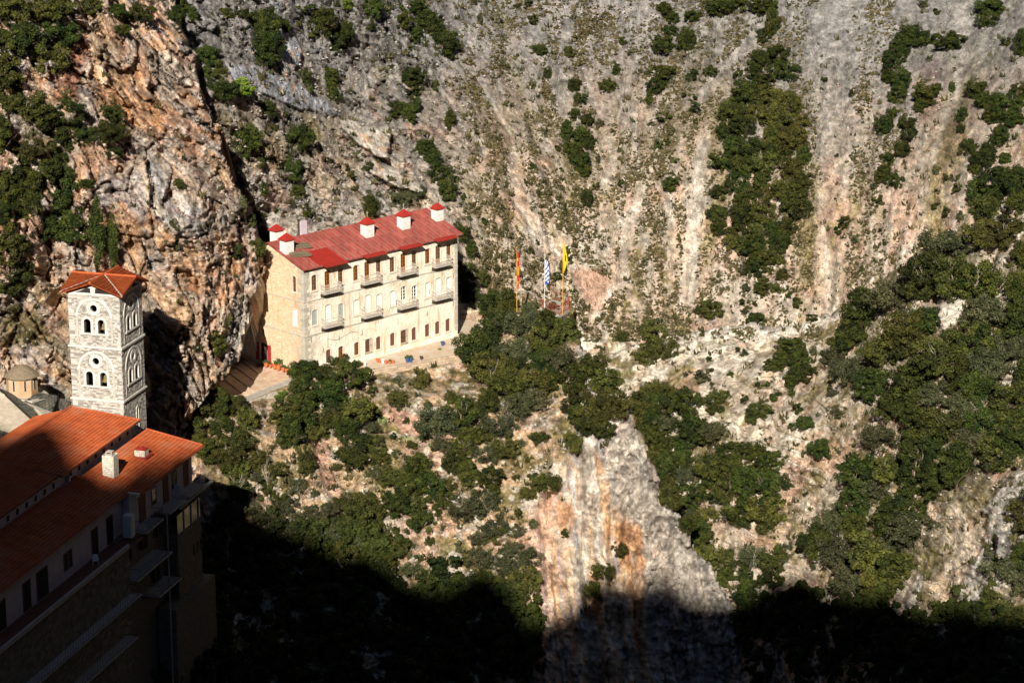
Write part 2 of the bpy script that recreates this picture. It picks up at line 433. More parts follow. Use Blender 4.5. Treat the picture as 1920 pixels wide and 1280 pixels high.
        l1, k, f = layers(Pw, (.75, .15, .64), 1.7, .8, 54, 6)
        l2, k2, f2 = layers(Pw, (.62, .1, .78), .55, .9, 55, 4)
        D = n1 * 3.0 + rg * 1.5 + l1 * 2.0 + l2 * .7 + n3 * .4 + n2 * .9 + fac * 1.2 + fac2 * .35 - jnt * .4 - jn2 * .1
        C = np.broadcast_to(TAN, P.shape).copy()
        kk = vnoise(np.stack([k * 1.7, k * .3, k * 0 + .5], 1), 5)
        C = blend(C, sstep(-.2, .3, kk + .6 * n2), GREY * 1.1)
        C = blend(C, .62 * sstep(-.05, .3, fbm(P, 7, 4, 61)), col(.44, .26, .15))
        C = blend(C, .6 * sstep(.1, .4, fbm(P, 5, 4, 62)), PINK * .95)
        C = blend(C, .5 * sstep(.0, .3, fbm(P, 2.0, 4, 64)), GREY * 1.35)
        C = blend(C, .7 * sstep(.12, .35, fbm(Pw * (1, 1, .5), 3, 4, 63)), BLUE * 1.15)
        C = blend(C, .8 * sstep(0, 25, -sdf(X, Yp, [(90,90),(150,40),(175,110),(160,190),(90,190)])), REDB)
        C = blend(C, .6 * sstep(0, 35, -sdf(X, Yp, [(150,120),(270,110),(340,220),(310,330),(250,260),(180,200)])), ORANGE * col(1.05, 1.05, .95))
        C = blend(C, .6 * sstep(0, 30, -sdf(X, Yp, [(370,470),(455,480),(440,600),(385,570)])), ORANGE)
        C = blend(C, .8 * sstep(0, 22, -sdf(X, Yp, [(270,95),(330,80),(375,150),(350,210),(300,190)])), GREY * .95)
        C = blend(C, .55 * sstep(.55, .95, f) * sstep(-.3, .3, n3), GREY * 1.5)
        C = blend(C, .5 * sstep(.14, .0, f), REDB)
        C = blend(C, .45 * sstep(.2, .0, f2), TAN * .5)
        C = blend(C, .35 * sstep(.2, .5, n3), PALE)
        C = blend(C, .8 * sstep(0, 20, -sdf(X, Yp, [(0,560),(80,570),(120,640),(60,660),(0,660)])), OLIVE)
        C = blend(C, .5 * sstep(.1, .5, -n2) * sstep(300, 180, X), OLIVE * .9)
        # deep cracks
        cr = np.abs(fbm(Pw, 5, 4, 71)); m = sstep(.045, .0, cr); D -= m * 1.8
        cr = np.abs(fbm(Pw * (1, 1, .6), 2.4, 3, 73)); m = sstep(.05, .0, cr); D -= m * .5
        C = C * np.array([1.12, 1.05, 1.0], np.float32)
        # notch behind the tower and hollow behind the lower left cave rocks
        m = sstep(36, 8, seg_dist(X, Yp, [(118,300),(120,400),(105,470),(115,560)])); D -= 2.5 * m
    elif name == 'mid':
        rk, k, f = layers(P, (-.5, .1, .85), 1.1, 1.8, 81, 9)
        cliff = sstep(-6, 16, -sdf(px + n2 * 16, py + n2 * 12, [(1060,640),(1100,655),(1180,760),(1215,850),(1300,960),(1400,1150),(1420,1500),(1000,1500),(985,1050),(1000,940),(1050,900),(1080,800),(1050,700)]))
        ck = sstep(.05, .0, np.abs(fbm(P, 3.0, 4, 75)))
        D = n1 * 1.8 + rg * .9 + n3 * .4 + (1 - cliff) * (rk * .9 + n2 * 1.0 - ck * .6 + fac * .5 + fac2 * .4)
        C = np.broadcast_to(TAN * col(1.02, .98, .9), P.shape).copy()
        C = blend(C, .8 * sstep(-.05, .35, fbm(P, 2.2, 5, 83)), PALE)
        C = blend(C, .65 * sstep(.1, .4, fbm(P, 5, 4, 84)), PINK)
        C = blend(C, .85 * sstep(-.1, .25, fbm(P, 3, 5, 85)), OLIVE * .95)
        C = blend(C, .55 * sstep(.0, .3, fbm(P, 1.1, 4, 78)), OLIVE * .7)
        C = blend(C, .6 * sstep(.12, .35, fbm(P, .9, 3, 79)), WHITE * .9)
        C = blend(C, .8 * sstep(22, 6, seg_dist(X, Yp, [(700,770),(760,820),(800,850)])) * sstep(0, .4, n3), GREEN)
        C = blend(C, .9 * sstep(16, 6, seg_dist(X, Yp, [(590,800),(610,860),(640,930),(660,960)])), PINK * .9)
        m = sstep(18, 8, seg_dist(X, Yp, [(590,800),(610,860),(640,930)])); D -= m * 1.0
        C = blend(C, sstep(0, 10, -sdf(X, Yp, [(715,735),(770,760),(800,790),(790,825),(740,810),(718,780)])), PINK * 1.02)
        # flowstone cliff: vertical fluting, grey and orange curtains
        Q = np.stack([P[:, 0] + (P[:, 2] - 35) * .10 + n2 * .5 + n1 * 1.2, P[:, 1] * .1, P[:, 2] * .10], 1)
        fl = fbm(Q, 2.2, 4, 86); fl2 = fbm(Q, .6, 3, 87); fl3 = fbm(Q, 1.0, 4, 88)
        ck2 = sstep(.06, .0, np.abs(fbm(Q * (1, 1, 2.2), 1.6, 3, 76)))
        D += cliff * (fl * 2.8 + fl2 * 1.0 + rg * .6 + n2 * .8 - ck2 * .8)
        Cc = np.broadcast_to(col(.56, .41, .27), P.shape).copy()
        Cc = blend(Cc, .6 * sstep(.0, .3, fl3 + .3 * n2), ORANGE * 1.15)
        Cc = blend(Cc, .85 * sstep(.0, .2, fbm(Q, 1.4, 3, 89)), PALE)
        Cc = blend(Cc, .7 * sstep(.16, .34, fbm(Q * (1, 1, 1.6), .8, 4, 90) + .1 * n3), BLUE * 1.45)
        rightg = sstep(1150, 1195, X + (1000 - py) * .28); gr = GREY * col(1.28, 1.24, 1.2)
        Cc = blend(Cc, .88 * rightg, gr * (1 + .2 * n2[:, None]))
        Cc = blend(Cc, .5 * sstep(.1, .4, n3 + .4 * fl2), WHITE)
        Cc = blend(Cc, .25 * (1 - .8 * rightg) * sstep(.1, .4, -n3 + .5 * fl2 - .1), REDB)
        D += cliff * rightg * (layers(P, (-.75, .1, .6), .8, 1.2, 95, 6)[0] * 1.2 + n3 * .5 + fac * .9 + fac2 * .7 - jnt * .5) + cliff * (1 - rightg) * fac2 * .4
        Cc = blend(Cc, .75 * sstep(1060, 1010, X) , PINK * 1.05)
        Cc = blend(Cc, .8 * sstep(0, 22, -sdf(X, Yp, [(1120,960),(1200,970),(1230,1030),(1200,1080),(1110,1050)])) * sstep(-.2, .35, fl3 + n3 * .5), ORANGE * .9)
        C = C * (1 - cliff[:, None]) + Cc * cliff[:, None]
        m = sstep(20, 4, seg_dist(X, Yp, [(1100,1000),(1100,1070),(1112,1150),(1120,1300)])); D -= m * 1.8
        # the platform behind the terrace edge is a made, level surface
        m = sstep(8, -6, sdf(px, py, [(380,772),(445,640),(520,590),(700,560),(860,575),(905,590),(925,640),(880,668),(700,697),(560,716),(535,712),(480,742),(395,776)]))
        D = D * (1 - m) - .35 * m; C = blend(C, m, TAN * 1.1)
    else:
        rk, k, f = layers(P, (-.25, -.1, .95), .85, 2.6, 41, 12)
        D = n1 * 2.2 + n2 * 1.1 + rg * .6 + rk * 1.3 + n3 * .4 + fac * .6 + fac2 * .45 - jnt * .5 - jn2 * .2
        C = np.broadcast_to(PALE * col(1.06, 1, .93), P.shape).copy()
        C = blend(C, .75 * sstep(-.1, .25, fbm(P, 2.0, 5, 43)), TAN)
        C = blend(C, .85 * sstep(.05, .3, fbm(P, 3.2, 5, 44)), OLIVE * 1.15)
        C = blend(C, .6 * sstep(.15, .4, fbm(P, 5, 4, 45)), PINK)
        C = blend(C, .7 * sstep(-.1, .3, n3 + n2) * sstep(900, 640, Yp), WHITE)
        s2, k2, f2 = layers(P, (-.30, -.1, .95), .42, 2.0, 46, 8); D += s2 * .42
        veg = sstep(-.25, .35, n2 + .5 * n3)
        C = blend(C, .8 * sstep(.16, .0, f) * sstep(-.3, .1, n3), OLIVE * .9)
        C = blend(C, .55 * sstep(.3, .05, f2) * (1 - .6 * veg), TAN * .55)
        C = blend(C, .6 * sstep(.55, .9, f) * veg, WHITE)
        C = blend(C, .85 * sstep(22, 6, seg_dist(px + n3 * 6, py + n3 * 6, [(1262,622),(1330,618),(1400,612),(1440,618),(1490,612),(1562,588)])), WHITE * 1.05)
        C = blend(C, .7 * sstep(1500, 1600, X) * sstep(-.1, .3, n2), OLIVE * .7)
        # white outcrops in the wood, the broken rib at lower right and its crack
        for poly, dz, cc in [([(1755,560),(1800,545),(1815,580),(1790,640),(1765,625)],1.6,PALE),([(1860,478),(1890,475),(1885,500),(1862,505)],2.0,GREY*1.4),([(1880,395),(1900,385),(1930,380),(1930,420),(1885,412)],2.5,WHITE),
                             ([(1850,955),(1885,900),(1960,840),(1960,1010),(1890,1100),(1800,1140),(1790,1100),(1835,1040)],.8,GREY*1.25),([(1868,1000),(1895,990),(1895,1040),(1870,1048)],4.5,GREY*1.1),
                             ([(1690,1130),(1700,1090),(1745,1070),(1730,1120),(1700,1145)],2.0,GREY*1.5)]:
            s = sdf(px + n3 * 9 + n2 * 16, py + n3 * 9 - n2 * 12, poly); m = sstep(4, -8, s); D += dz * m; C = blend(C, m * .8 * sstep(-.5, .1, n2 + n3), cc * (1 + .3 * n3[:, None]))
        C = blend(C, .8 * sstep(0, 12, -sdf(X, Yp, [(1825,885),(1880,875),(1895,895),(1850,915)])), PINK * .8)
        D -= 1.8 * sstep(6, 1, seg_dist(px + n3 * 12 + n2 * 10, py, [(1905,880),(1870,915),(1848,950),(1835,1030),(1800,1070),(1782,1140)]))
    fine = fbm(P, .5, 3, 99); blk = fbm(P, 1.0, 3, 98, ridged=True); D = D + blk * .24
    C = C * (1 + .16 * ba + .12 * sa_)[:, None]      # every block weathers to its own tone
    C = C * np.maximum(.25, 1 + .75 * fine[:, None] + .28 * n3[:, None])
    D = D + fine * .26
    return D, np.clip(C, .01, .8)

BOUND = {'back': (-260, 2200, -260, 1010), 'left': (-330, 512, -300, 1150), 'mid': (180, 1450, 540, 1520), 'right': (1030, 2250, 330, 1520)}
def hidden(px, py):
    return (sdf(px, py, [(-400,1500),(-400,-420),(200,-400),(250,0),(330,400),(380,640),(500,700),(860,640),(1000,700),(1090,760),(1180,860),(1250,1100),(1250,1500)]) < -60) & ((py > 720) | (px < 250)) | (sdf(px, py, POLY['right']) < -120)
def build_slope(name, obname):
    x0, x1, y0, y1 = BOUND[name]
    st = STEP
    xs = np.arange(x0, x1, st); ys = np.arange(y0, y1, st)
    # coarser outside the part of the gorge seen from here
    PX, PY = np.meshgrid(xs, ys); sh = PX.shape
    px, py = PX.ravel(), PY.ravel()
    Yd = DEPTH[name](px, py)
    P = at(px, py, Yd)
    if name == 'back': need = ~hidden(px, py)
    else: need = sdf(px, py, POLY[name]) < 34
    D = np.zeros(len(px)); C = np.zeros((len(px), 3), np.float32)
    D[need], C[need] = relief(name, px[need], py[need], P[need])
    # points move towards the open side of the slope (down the line to the gorge), by D metres
    T = np.stack([-(P[:, 0]) / P[:, 1], -np.ones(len(P)), (CZ - P[:, 2]) / P[:, 1]], 1)
    P2 = P + T * D[:, None]
    FIELD[name] = (x0, y0, st, sh, P2[:, 1].reshape(sh), P2)
    jx = fbm(P, 2.2, 4, 7) * 15; jy = fbm(P, 2.2, 4, 8) * 15
    ok = inside(px + jx, py + jy, POLY[name]) if name != 'back' else np.ones(len(px), bool)
    ok &= need
    ok = ok.reshape(sh)
    cell = ok[:-1, :-1] & ok[1:, :-1] & ok[:-1, 1:] & ok[1:, 1:]
    idx = np.arange(len(px)).reshape(sh)
    a, b, c, d = idx[:-1, :-1][cell], idx[:-1, 1:][cell], idx[1:, 1:][cell], idx[1:, :-1][cell]
    F = np.stack([a, d, c, b], 1)
    # rim turned back into the hill so that the slope has its own thickness
    pc = np.pad(cell, 1)
    c0 = pc[1:-1, 1:-1]
    rims = []
    for nb, e in ((pc[:-2, 1:-1], (0, 0, 0, 1)), (pc[2:, 1:-1], (1, 1, 1, 0)), (pc[1:-1, :-2], (1, 0, 0, 0)), (pc[1:-1, 2:], (0, 1, 1, 1))):
        m = c0 & ~nb
        ii, jj = np.nonzero(m)
        rims.append((idx[ii + e[0], jj + e[1]], idx[ii + e[2], jj + e[3]]))
    p = np.concatenate([r[0] for r in rims]); q = np.concatenate([r[1] for r in rims])
    V = P2.copy()
    C = C.copy()
    base = len(V)
    rimv, inv = np.unique(np.concatenate([p, q]), return_inverse=True)
    layersV = [rimv]
    under = (~inside(px[rimv], py[rimv] + 40, POLY[name])) & (name == 'left') & (py[rimv] > 590)       # rim on the underside of an overhang runs straight back
    for k, (dy, dz) in enumerate(((1.2, .0), (4, -1.5), (12, -9), (20, -30))):
        o = V[rimv].copy(); o[:, 1] += dy; o[:, 2] += np.where(under, dy * .1, dz)
        o[:, 0] += fbm(o, 3, 3, 14) * .5 * (k + 1); o[:, 2] += fbm(o, 3, 3, 15) * .4
        layersV.append(np.arange(len(rimv)) + base + k * len(rimv)); 
        V = np.concatenate([V, o]); C = np.concatenate([C, C[rimv]])
    ip, iq = inv[:len(p)], inv[len(p):]
    for k in range(4):
        A_, B_ = layersV[k], layersV[k + 1]
        F = np.concatenate([F, np.stack([A_[ip], A_[iq], B_[iq], B_[ip]], 1)])
    used = np.unique(F); remap = -np.ones(len(V), np.int64); remap[used] = np.arange(len(used))
    me = np_mesh(obname, V[used], remap[F], C[used], smooth=False)
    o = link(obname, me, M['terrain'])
    struct(o)
    return o
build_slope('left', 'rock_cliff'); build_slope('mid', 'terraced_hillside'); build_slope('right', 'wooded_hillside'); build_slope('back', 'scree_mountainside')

def front(px, py):
    """nearest slope under a picture position: (name, world point)"""
    best = None
    for n in ORDER:
        if n != 'back' and not bool(inside(np.array([px]), np.array([py]), POLY[n])[0]): continue
        x0, y0, st, sh, Yg, P2 = FIELD[n]
        j = (px - x0) / st; i = (py - y0) / st
        if i < 0 or j < 0 or i >= sh[0] - 1 or j >= sh[1] - 1: continue
        Y = Yg[int(i), int(j)]
        if best is None or Y < best[1]: best = (n, Y)
    if best is None: best = ('back', float(DEPTH['back'](np.array([px]), np.array([py]))[0]))
    return best[0], at(px, py, best[1])
def front_many(px, py):
    Y = np.full(px.shape, 1e9)
    for n in ORDER:
        x0, y0, st, sh, Yg, P2 = FIELD[n]
        j = ((px - x0) / st).astype(int); i = ((py - y0) / st).astype(int)
        ok = (i >= 0) & (j >= 0) & (i < sh[0] - 1) & (j < sh[1] - 1)
        if n != 'back': ok &= inside(px, py, POLY[n])
        v = np.where(ok, Yg[np.clip(i, 0, sh[0]-1), np.clip(j, 0, sh[1]-1)], 1e9)
        Y = np.minimum(Y, v)
    return at(px, py, np.minimum(Y, 400)), Y < 1e8

# the mountain the photograph is taken from: its crest, high behind the viewpoint, shades the gorge bottom
SHADE = [(-200,700,219),(-60,760,219),(20,838,224),(60,803,228),(105,806,229),(138,835,228),(156,872,227),(190,918,225),(250,932,224),(300,935,226),(345,930,229),(375,890,233),
         (410,945,None),(455,958,None),(500,1005,None),(560,1010,None),(600,1035,None),(650,1035,None),(700,1055,None),(745,1078,None),(790,1125,None),(850,1150,None),(885,1095,None),(920,1085,None),(985,1130,None),(1015,1185,None),(1060,1160,None),
         (1105,1120,None),(1160,1085,None),(1215,1090,None),(1300,1110,None),(1380,1140,None),(1450,1092,None),(1540,1105,None),(1640,1130,None),(1750,1145,None),(1850,1155,None),(1920,1150,None),(2100,1150,230)]
CY = -45.0
prof = []
for px, py, Y in SHADE:
    if Y is None: P = front(px, py)[1]
    else: P = at(px, py, Y)
    t = (P[1] - CY) / -SY
    prof.append((P[0] + SX * t, P[2] + SZ * t))
prof.sort()
PXs = np.array([p[0] for p in prof]); PZs = np.array([p[1] for p in prof])
0 and print('crest', np.round(PXs, 1).tolist(), np.round(PZs, 1).tolist())
gx = np.concatenate([np.linspace(-420, PXs[0] - 1, 60), np.linspace(PXs[0], PXs[-1], 420), np.linspace(PXs[-1] + 1, 420, 60)])
crest = np.interp(gx, PXs, PZs)
far = np.clip(np.maximum(PXs[0] - gx, gx - PXs[-1]) / 60, 0, 1)
crest = crest + far * 14 + fbm(np.stack([gx, gx * 0, gx * 0], 1), 3.2, 3, 12) * 1.6
rows = [(-330, None, -20), (-230, 70, 0), (-130, 22, 0), (-80, 7, 0), (-56, 1.2, 0), (CY, 0, 0), (-38, 3, 0), (-22, None, 150), (-9, None, 127), (10, None, 103), (45, None, 52), (90, None, 8), (150, None, -14), (215, None, 2)]
V = []
for y, dn, z in rows:
    zz = crest - dn if dn is not None else np.full(gx.shape, float(z))
    Pp = np.stack([gx, np.full(gx.shape, float(y)), zz], 1)
    k = 0 if y in (CY,) else (1.0 if abs(y) > 20 else .3)
    Pp[:, 2] += fbm(Pp, 18, 4, 5) * 3 * k
    V.append(Pp)
nr, nc = len(rows), len(gx)
V = np.concatenate(V); ii = np.arange(nr * nc).reshape(nr, nc)
F = np.stack([ii[:-1, :-1].ravel(), ii[:-1, 1:].ravel(), ii[1:, 1:].ravel(), ii[1:, :-1].ravel()], 1)
Cc = OLIVE * .45 + (TAN * .25 - OLIVE * .45) * sstep(.1, .4, fbm(V, 7, 3, 6))[:, None]
struct(link('viewpoint_mountain', np_mesh('viewpoint_mountain', V, F, Cc), M['terrain']))

# added out-of-view mountain walls on both sides and beyond, raised to block sky light
def sky_blocker(name, pts, seed):
    '''pts: rows of (x, y, z) control columns from valley side to far side'''
    A_ = np.array(pts, float); nr_, nc_ = A_.shape[:2]
    u = np.linspace(0, nc_ - 1, nc_ * 14); v = np.linspace(0, nr_ - 1, nr_ * 14)
    U, Vv = np.meshgrid(u, v); i0 = np.minimum(Vv.astype(int), nr_ - 2); j0 = np.minimum(U.astype(int), nc_ - 2); fi = (Vv - i0)[..., None]; fj = (U - j0)[..., None]
    Pm = (A_[i0, j0] * (1 - fi) + A_[i0 + 1, j0] * fi) * (1 - fj) + (A_[i0, j0 + 1] * (1 - fi) + A_[i0 + 1, j0 + 1] * fi) * fj
    sh = Pm.shape[:2]; Pm = Pm.reshape(-1, 3); Pm = Pm + fbm(Pm, 30, 4, seed)[:, None] * np.array([8, 8, 10]) * np.clip(Vv.ravel() * 2, 0, 1)[:, None]
    ii_ = np.arange(len(Pm)).reshape(sh); F_ = np.stack([ii_[:-1, :-1].ravel(), ii_[:-1, 1:].ravel(), ii_[1:, 1:].ravel(), ii_[1:, :-1].ravel()], 1)
    Cm = OLIVE * .32 + (TAN * .45 - OLIVE * .32) * sstep(.25, .5, fbm(Pm, 9, 4, seed + 1))[:, None]   # dark olive, kept low to cut bounced light
    struct(link(name, np_mesh(name, Pm, F_, Cm), M['terrain']))
sky_blocker('sky_blocker_beyond', [[(-260,330,70),(-120,392,112),(0,396,118),(120,392,112),(260,330,70)], [(-300,450,330),(-120,480,370),(0,490,380),(120,480,370),(300,450,330)], [(-340,600,600),(-120,640,640),(0,650,650),(120,640,640),(340,600,600)]], 61)
sky_blocker('sky_blocker_left', [[(-95,130,20),(-82,220,50),(-88,300,70),(-120,380,90)], [(-150,110,260),(-145,220,290),(-150,310,310),(-230,430,330)], [(-300,90,560),(-300,220,600),(-300,320,620),(-340,600,600)]], 63)
sky_blocker('sky_blocker_right', [[(70,120,10),(80,200,30),(92,280,60),(120,380,95)], [(150,110,250),(155,210,280),(160,300,310),(250,430,330)], [(300,90,560),(300,220,600),(300,320,620),(340,600,600)]], 65)

# ------------------------------------------------------------------ buildings
def wall_holes(mb, W, H, holes, thick=.45, z0=0.0):
    """front face at y=0 (facing -y), x 0..W, z z0..H, rectangular openings (x0,z0,x1,z1) with reveals"""
    xs = sorted({0, W} | {h[0] for h in holes} | {h[2] for h in holes})
    zs = sorted({z0, H} | {h[1] for h in holes} | {h[3] for h in holes})
    for i in range(len(xs) - 1):
        for j in range(len(zs) - 1):
            cx, cz = (xs[i] + xs[i+1]) / 2, (zs[j] + zs[j+1]) / 2
            if any(h[0] < cx < h[2] and h[1] < cz < h[3] for h in holes): continue
            mb.add([(xs[i],0,zs[j]),(xs[i+1],0,zs[j]),(xs[i+1],0,zs[j+1]),(xs[i],0,zs[j+1])], [(0,1,2,3)])
    for a, b, c, d in holes:
        T = thick
        mb.add([(a,0,b),(c,0,b),(c,T,b),(a,T,b)], [(3,2,1,0)]); mb.add([(a,0,d),(c,0,d),(c,T,d),(a,T,d)], [(0,1,2,3)])
        mb.add([(a,0,b),(a,T,b),(a,T,d),(a,0,d)], [(3,2,1,0)]); mb.add([(c,0,b),(c,T,b),(c,T,d),(c,0,d)], [(0,1,2,3)])
def mat_masonry():
    m, t, b = nodemat('rubble_masonry', .95, .1)
    tc = N(t, 'ShaderNodeTexCoord'); sx = N(t, 'ShaderNodeSeparateXYZ'); t.links.new(tc.outputs['Object'], sx.inputs[0])
    ad = N(t, 'ShaderNodeMath', operation='SUBTRACT'); t.links.new(sx.outputs[0], ad.inputs[0]); t.links.new(sx.outputs[1], ad.inputs[1])
    cb = N(t, 'ShaderNodeCombineXYZ'); t.links.new(ad.outputs[0], cb.inputs[0]); t.links.new(sx.outputs[2], cb.inputs[1])
    mp = N(t, 'ShaderNodeMapping', Scale=(2.4, 5.2, 1)); t.links.new(cb.outputs[0], mp.inputs[0])
    nz = N(t, 'ShaderNodeTexNoise', Scale=1.2, Detail=3); t.links.new(mp.outputs[0], nz.inputs['Vector'])
    vm = N(t, 'ShaderNodeVectorMath', operation='MULTIPLY_ADD'); t.links.new(nz.outputs['Color'], vm.inputs[0]); vm.inputs[1].default_value = (.5, .5, 0); t.links.new(mp.outputs[0], vm.inputs[2])
    vo = N(t, 'ShaderNodeTexVoronoi', Scale=1.0, feature='F1'); t.links.new(vm.outputs[0], vo.inputs['Vector'])
    ve = N(t, 'ShaderNodeTexVoronoi', Scale=1.0, feature='DISTANCE_TO_EDGE'); t.links.new(vm.outputs[0], ve.inputs['Vector'])
    # stone tint: facade plastered cream, end wall bare brown rubble (local x near 0)
    big = N(t, 'ShaderNodeTexNoise', Scale=.35, Detail=5, Roughness=.7); t.links.new(cb.outputs[0], big.inputs['Vector'])
    stone = mixcol(t, ramp(t, vo.outputs['Color'], .2, .8), (.40, .26, .14), (.62, .48, .32))
    stone = mixcol(t, ramp(t, ve.outputs['Distance'], .02, .12), (.80, .71, .57), stone)
    cream = mixcol(t, ramp(t, big.outputs[0], .42, .62), (.86, .79, .66), (.80, .69, .53))
    facade = mixcol(t, ramp(t, big.outputs[0], .5, .8), cream, stone)
    fm = N(t, 'ShaderNodeMath', operation='LESS_THAN'); t.links.new(sx.outputs[0], fm.inputs[0]); fm.inputs[1].default_value = .02
    end_ = mixcol(t, .55, stone, (.72, .52, .33))
    c = mixcol(t, fm.outputs[0], facade, end_)
    # grey weathering near the front corner and rust stains in vertical drips
    ax = N(t, 'ShaderNodeMath', operation='ABSOLUTE'); t.links.new(ad.outputs[0], ax.inputs[0])
    g1 = N(t, 'ShaderNodeTexNoise', Scale=1.3, Detail=4); t.links.new(cb.outputs[0], g1.inputs['Vector'])
    gm = N(t, 'ShaderNodeMath', operation='MULTIPLY'); t.links.new(ramp(t, ax.outputs[0], 2.6, .4), gm.inputs[0]); t.links.new(ramp(t, g1.outputs[0], .38, .6), gm.inputs[1])
    c = mixcol(t, gm.outputs[0], c, (.40, .36, .29))
    g2 = N(t, 'ShaderNodeTexNoise', Scale=1.0, Detail=5); m2 = N(t, 'ShaderNodeMapping', Scale=(1.6, .22, 1)); t.links.new(cb.outputs[0], m2.inputs[0]); t.links.new(m2.outputs[0], g2.inputs['Vector'])
    sm = N(t, 'ShaderNodeMath', operation='MULTIPLY'); t.links.new(ramp(t, g2.outputs[0], .56, .72), sm.inputs[0]); sm.inputs[1].default_value = .7
    c = mixcol(t, sm.outputs[0], c, (.50, .26, .11))
    g3 = N(t, 'ShaderNodeTexNoise', Scale=.8, Detail=6, Roughness=.7); t.links.new(cb.outputs[0], g3.inputs['Vector'])
    sm2 = N(t, 'ShaderNodeMath', operation='MULTIPLY'); t.links.new(ramp(t, g3.outputs[0], .55, .68), sm2.inputs[0]); sm2.inputs[1].default_value = .55
    c = mixcol(t, sm2.outputs[0], c, (.42, .39, .32))
    t.links.new(c, b.inputs['Base Color'])
    bp = N(t, 'ShaderNodeBump', Strength=.7, Distance=.06); t.links.new(ramp(t, ve.outputs['Distance'], 0, .2), bp.inputs['Height']); t.links.new(bp.outputs[0], b.inputs['Normal'])
    return m
M['masonry'] = mat_masonry()
M['quoin'] = noisy('grey_quoin', (.50, .47, .39), (.34, .32, .27), 3, bump=.4, rnd=.15)
M['curtain'] = noisy('white_shutter', (.80, .79, .74), (.68, .67, .63), 3, rough=.6)
M['grey_blind'] = noisy('grey_shutter', (.36, .40, .38), (.26, .30, .29), 3)
M['paving'] = noisy('stone_paving', (.66, .54, .40), (.52, .38, .26), 2.2, bump=.6, rnd=.12, third=(.5, .3, .2))

# ---- the cream monastery: local x along the facade, y into the hill, z up
MO = (-22.249, 275.769, ZT); MYAW = .789
cm, sm_ = math.cos(MYAW), math.sin(MYAW)
def mworld(x, y, z): return np.array([MO[0] + cm * x - sm_ * y, MO[1] + sm_ * x + cm * y, MO[2] + z])
def mfac(px, py, yoff=0.0):
    """facade position (x, z) seen at a picture point, on the plane y=yoff"""
    a, d, u = ray(px, py); n = np.array([sm_, -cm, 0]); o = mworld(0, yoff, 0)
    D = np.array([a, d, u]); C0 = np.array([0, 0, CZ]); t = n @ (o - C0) / (n @ D); Q = C0 + D * t - np.array(MO)
    return float(Q @ (cm, sm_, 0)), float(Q[2])
mon = thing('monastery_building', 'long cream stone monastery building with red metal roof on the rock terrace', 'monastery', MO, MYAW)
L, W, H = 22.8, 10.6, 12.0
F1, F2 = 12.0 - 3.78, 12.0 - 7.58                   # string courses
TOPX = [589, 613.8, 638.5, 667, 688.3, 709.6, 735.2, 756, 776.3, 801.6, 821.3, 841.2]
ux = [mfac(p, 530 - (p - 589) * .24)[0] for p in TOPX]
wins = []                                            # (x, z0, z1, kind, width)
for i, x in enumerate(ux):
    door = i % 3 == 1
    wins.append((x, H - (3.1 if door else 2.72), H - (.82 if door else .97), 'top_door' if door else 'top', .80 if not door else .86))
    wins.append((x, F1 - (3.1 if door else 2.80), F1 - (.82 if door else 1.05), 'mid_door' if door else 'mid', .86))
GX = [615.7, 639, 668.6, 689.4, 709.4, 735.8, 756.3, 776, 801, 820, 839.5]
for i, p in enumerate(GX):
    x = mfac(p, 655 - (p - 639) * .25)[0]
    wins.append((x, F2 - 3.55, F2 - 2.05, 'low', .78 if i != 6 else .95))
endw = [(1.52, H - 2.9, H - 1.1, 'top', .7), (1.52, F1 - 2.85, F1 - 1.0, 'mid', .7), (7.0, F1 - 2.85, F1 - 1.1, 'mid', .7), (6.9, .05, 2.45, 'entry', 1.3), (6.9, F2 - 1.1, F2 - .4, 'low', .5)]
mb = MB()
wall_holes(mb, L, H, [(x - w / 2, a, x + w / 2, b) for x, a, b, k, w in wins], .4)
facade_v, facade_f = mb.v, mb.f
m2 = MB(); wall_holes(m2, W, H, [(y - w / 2, a, y + w / 2, b) for y, a, b, k, w in endw], .4)
V2 = [(y, x, z) for x, y, z in m2.v]                 # end wall: swap axes, so it faces -x
m3 = MB(); m3.add(mb.v, mb.f); m3.add(V2, [f[::-1] for f in m2.f])
m3.add([(L,0,0),(L,W,0),(L,W,H),(L,0,H)], [(0,1,2,3)]); m3.add([(0,W,0),(L,W,0),(L,W,H),(0,W,H)], [(3,2,1,0)])
GR = 1.82                                            # gable rise, ridge halfway back
m3.add([(0,0,H),(0,W,H),(0,W/2,H+GR)], [(2,1,0)]); m3.add([(L,0,H),(L,W,H),(L,W/2,H+GR*.6)], [(0,1,2)])
m3.box(.4, .4, -2.5, L - .4, W - .4, H - .1) if False else None
m3.box(-.05, -.08, -3.0, L + .05, W, .25)
m3.build('wall', M['masonry'], mon)
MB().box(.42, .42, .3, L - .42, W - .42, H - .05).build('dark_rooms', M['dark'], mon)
# string courses and stained line
for z in (F1, F2):
    q = MB(); q.box(-.07, -.07, z - .07, L + .05, .0, z + .07); q.box(-.07, .0, z - .07, .0, W, z + .07); q.build('string_course', M['quoin'], mon)
qn = [None, None]
for k in range(29):
    z = .26 + k * .405
    if abs(z + .2 - F1) < .25 or abs(z + .2 - F2) < .25: continue
    lng = k % 2
    if qn[lng] is None:
        a, b_ = (.62, .40) if lng else (.40, .62)
        qn[lng] = MB().box(-.035, -.035, 0, a, b_, .385).mesh('quoin_stone')
    link('quoin_stone', qn[lng], M['quoin'], mon, (0, 0, z))
for k in range(28):
    link('quoin_stone', MB().box(-.45, -.035, 0, .03, .3, .385).mesh('quoin_stone') if k == 0 else _qr, M['quoin'], mon, (L, 0, .3 + k * .415)) if k else None
    if k == 0: _qr = MB().box(-.45, -.035, 0, .03, .3, .385).mesh('quoin_stone')
cache = {}
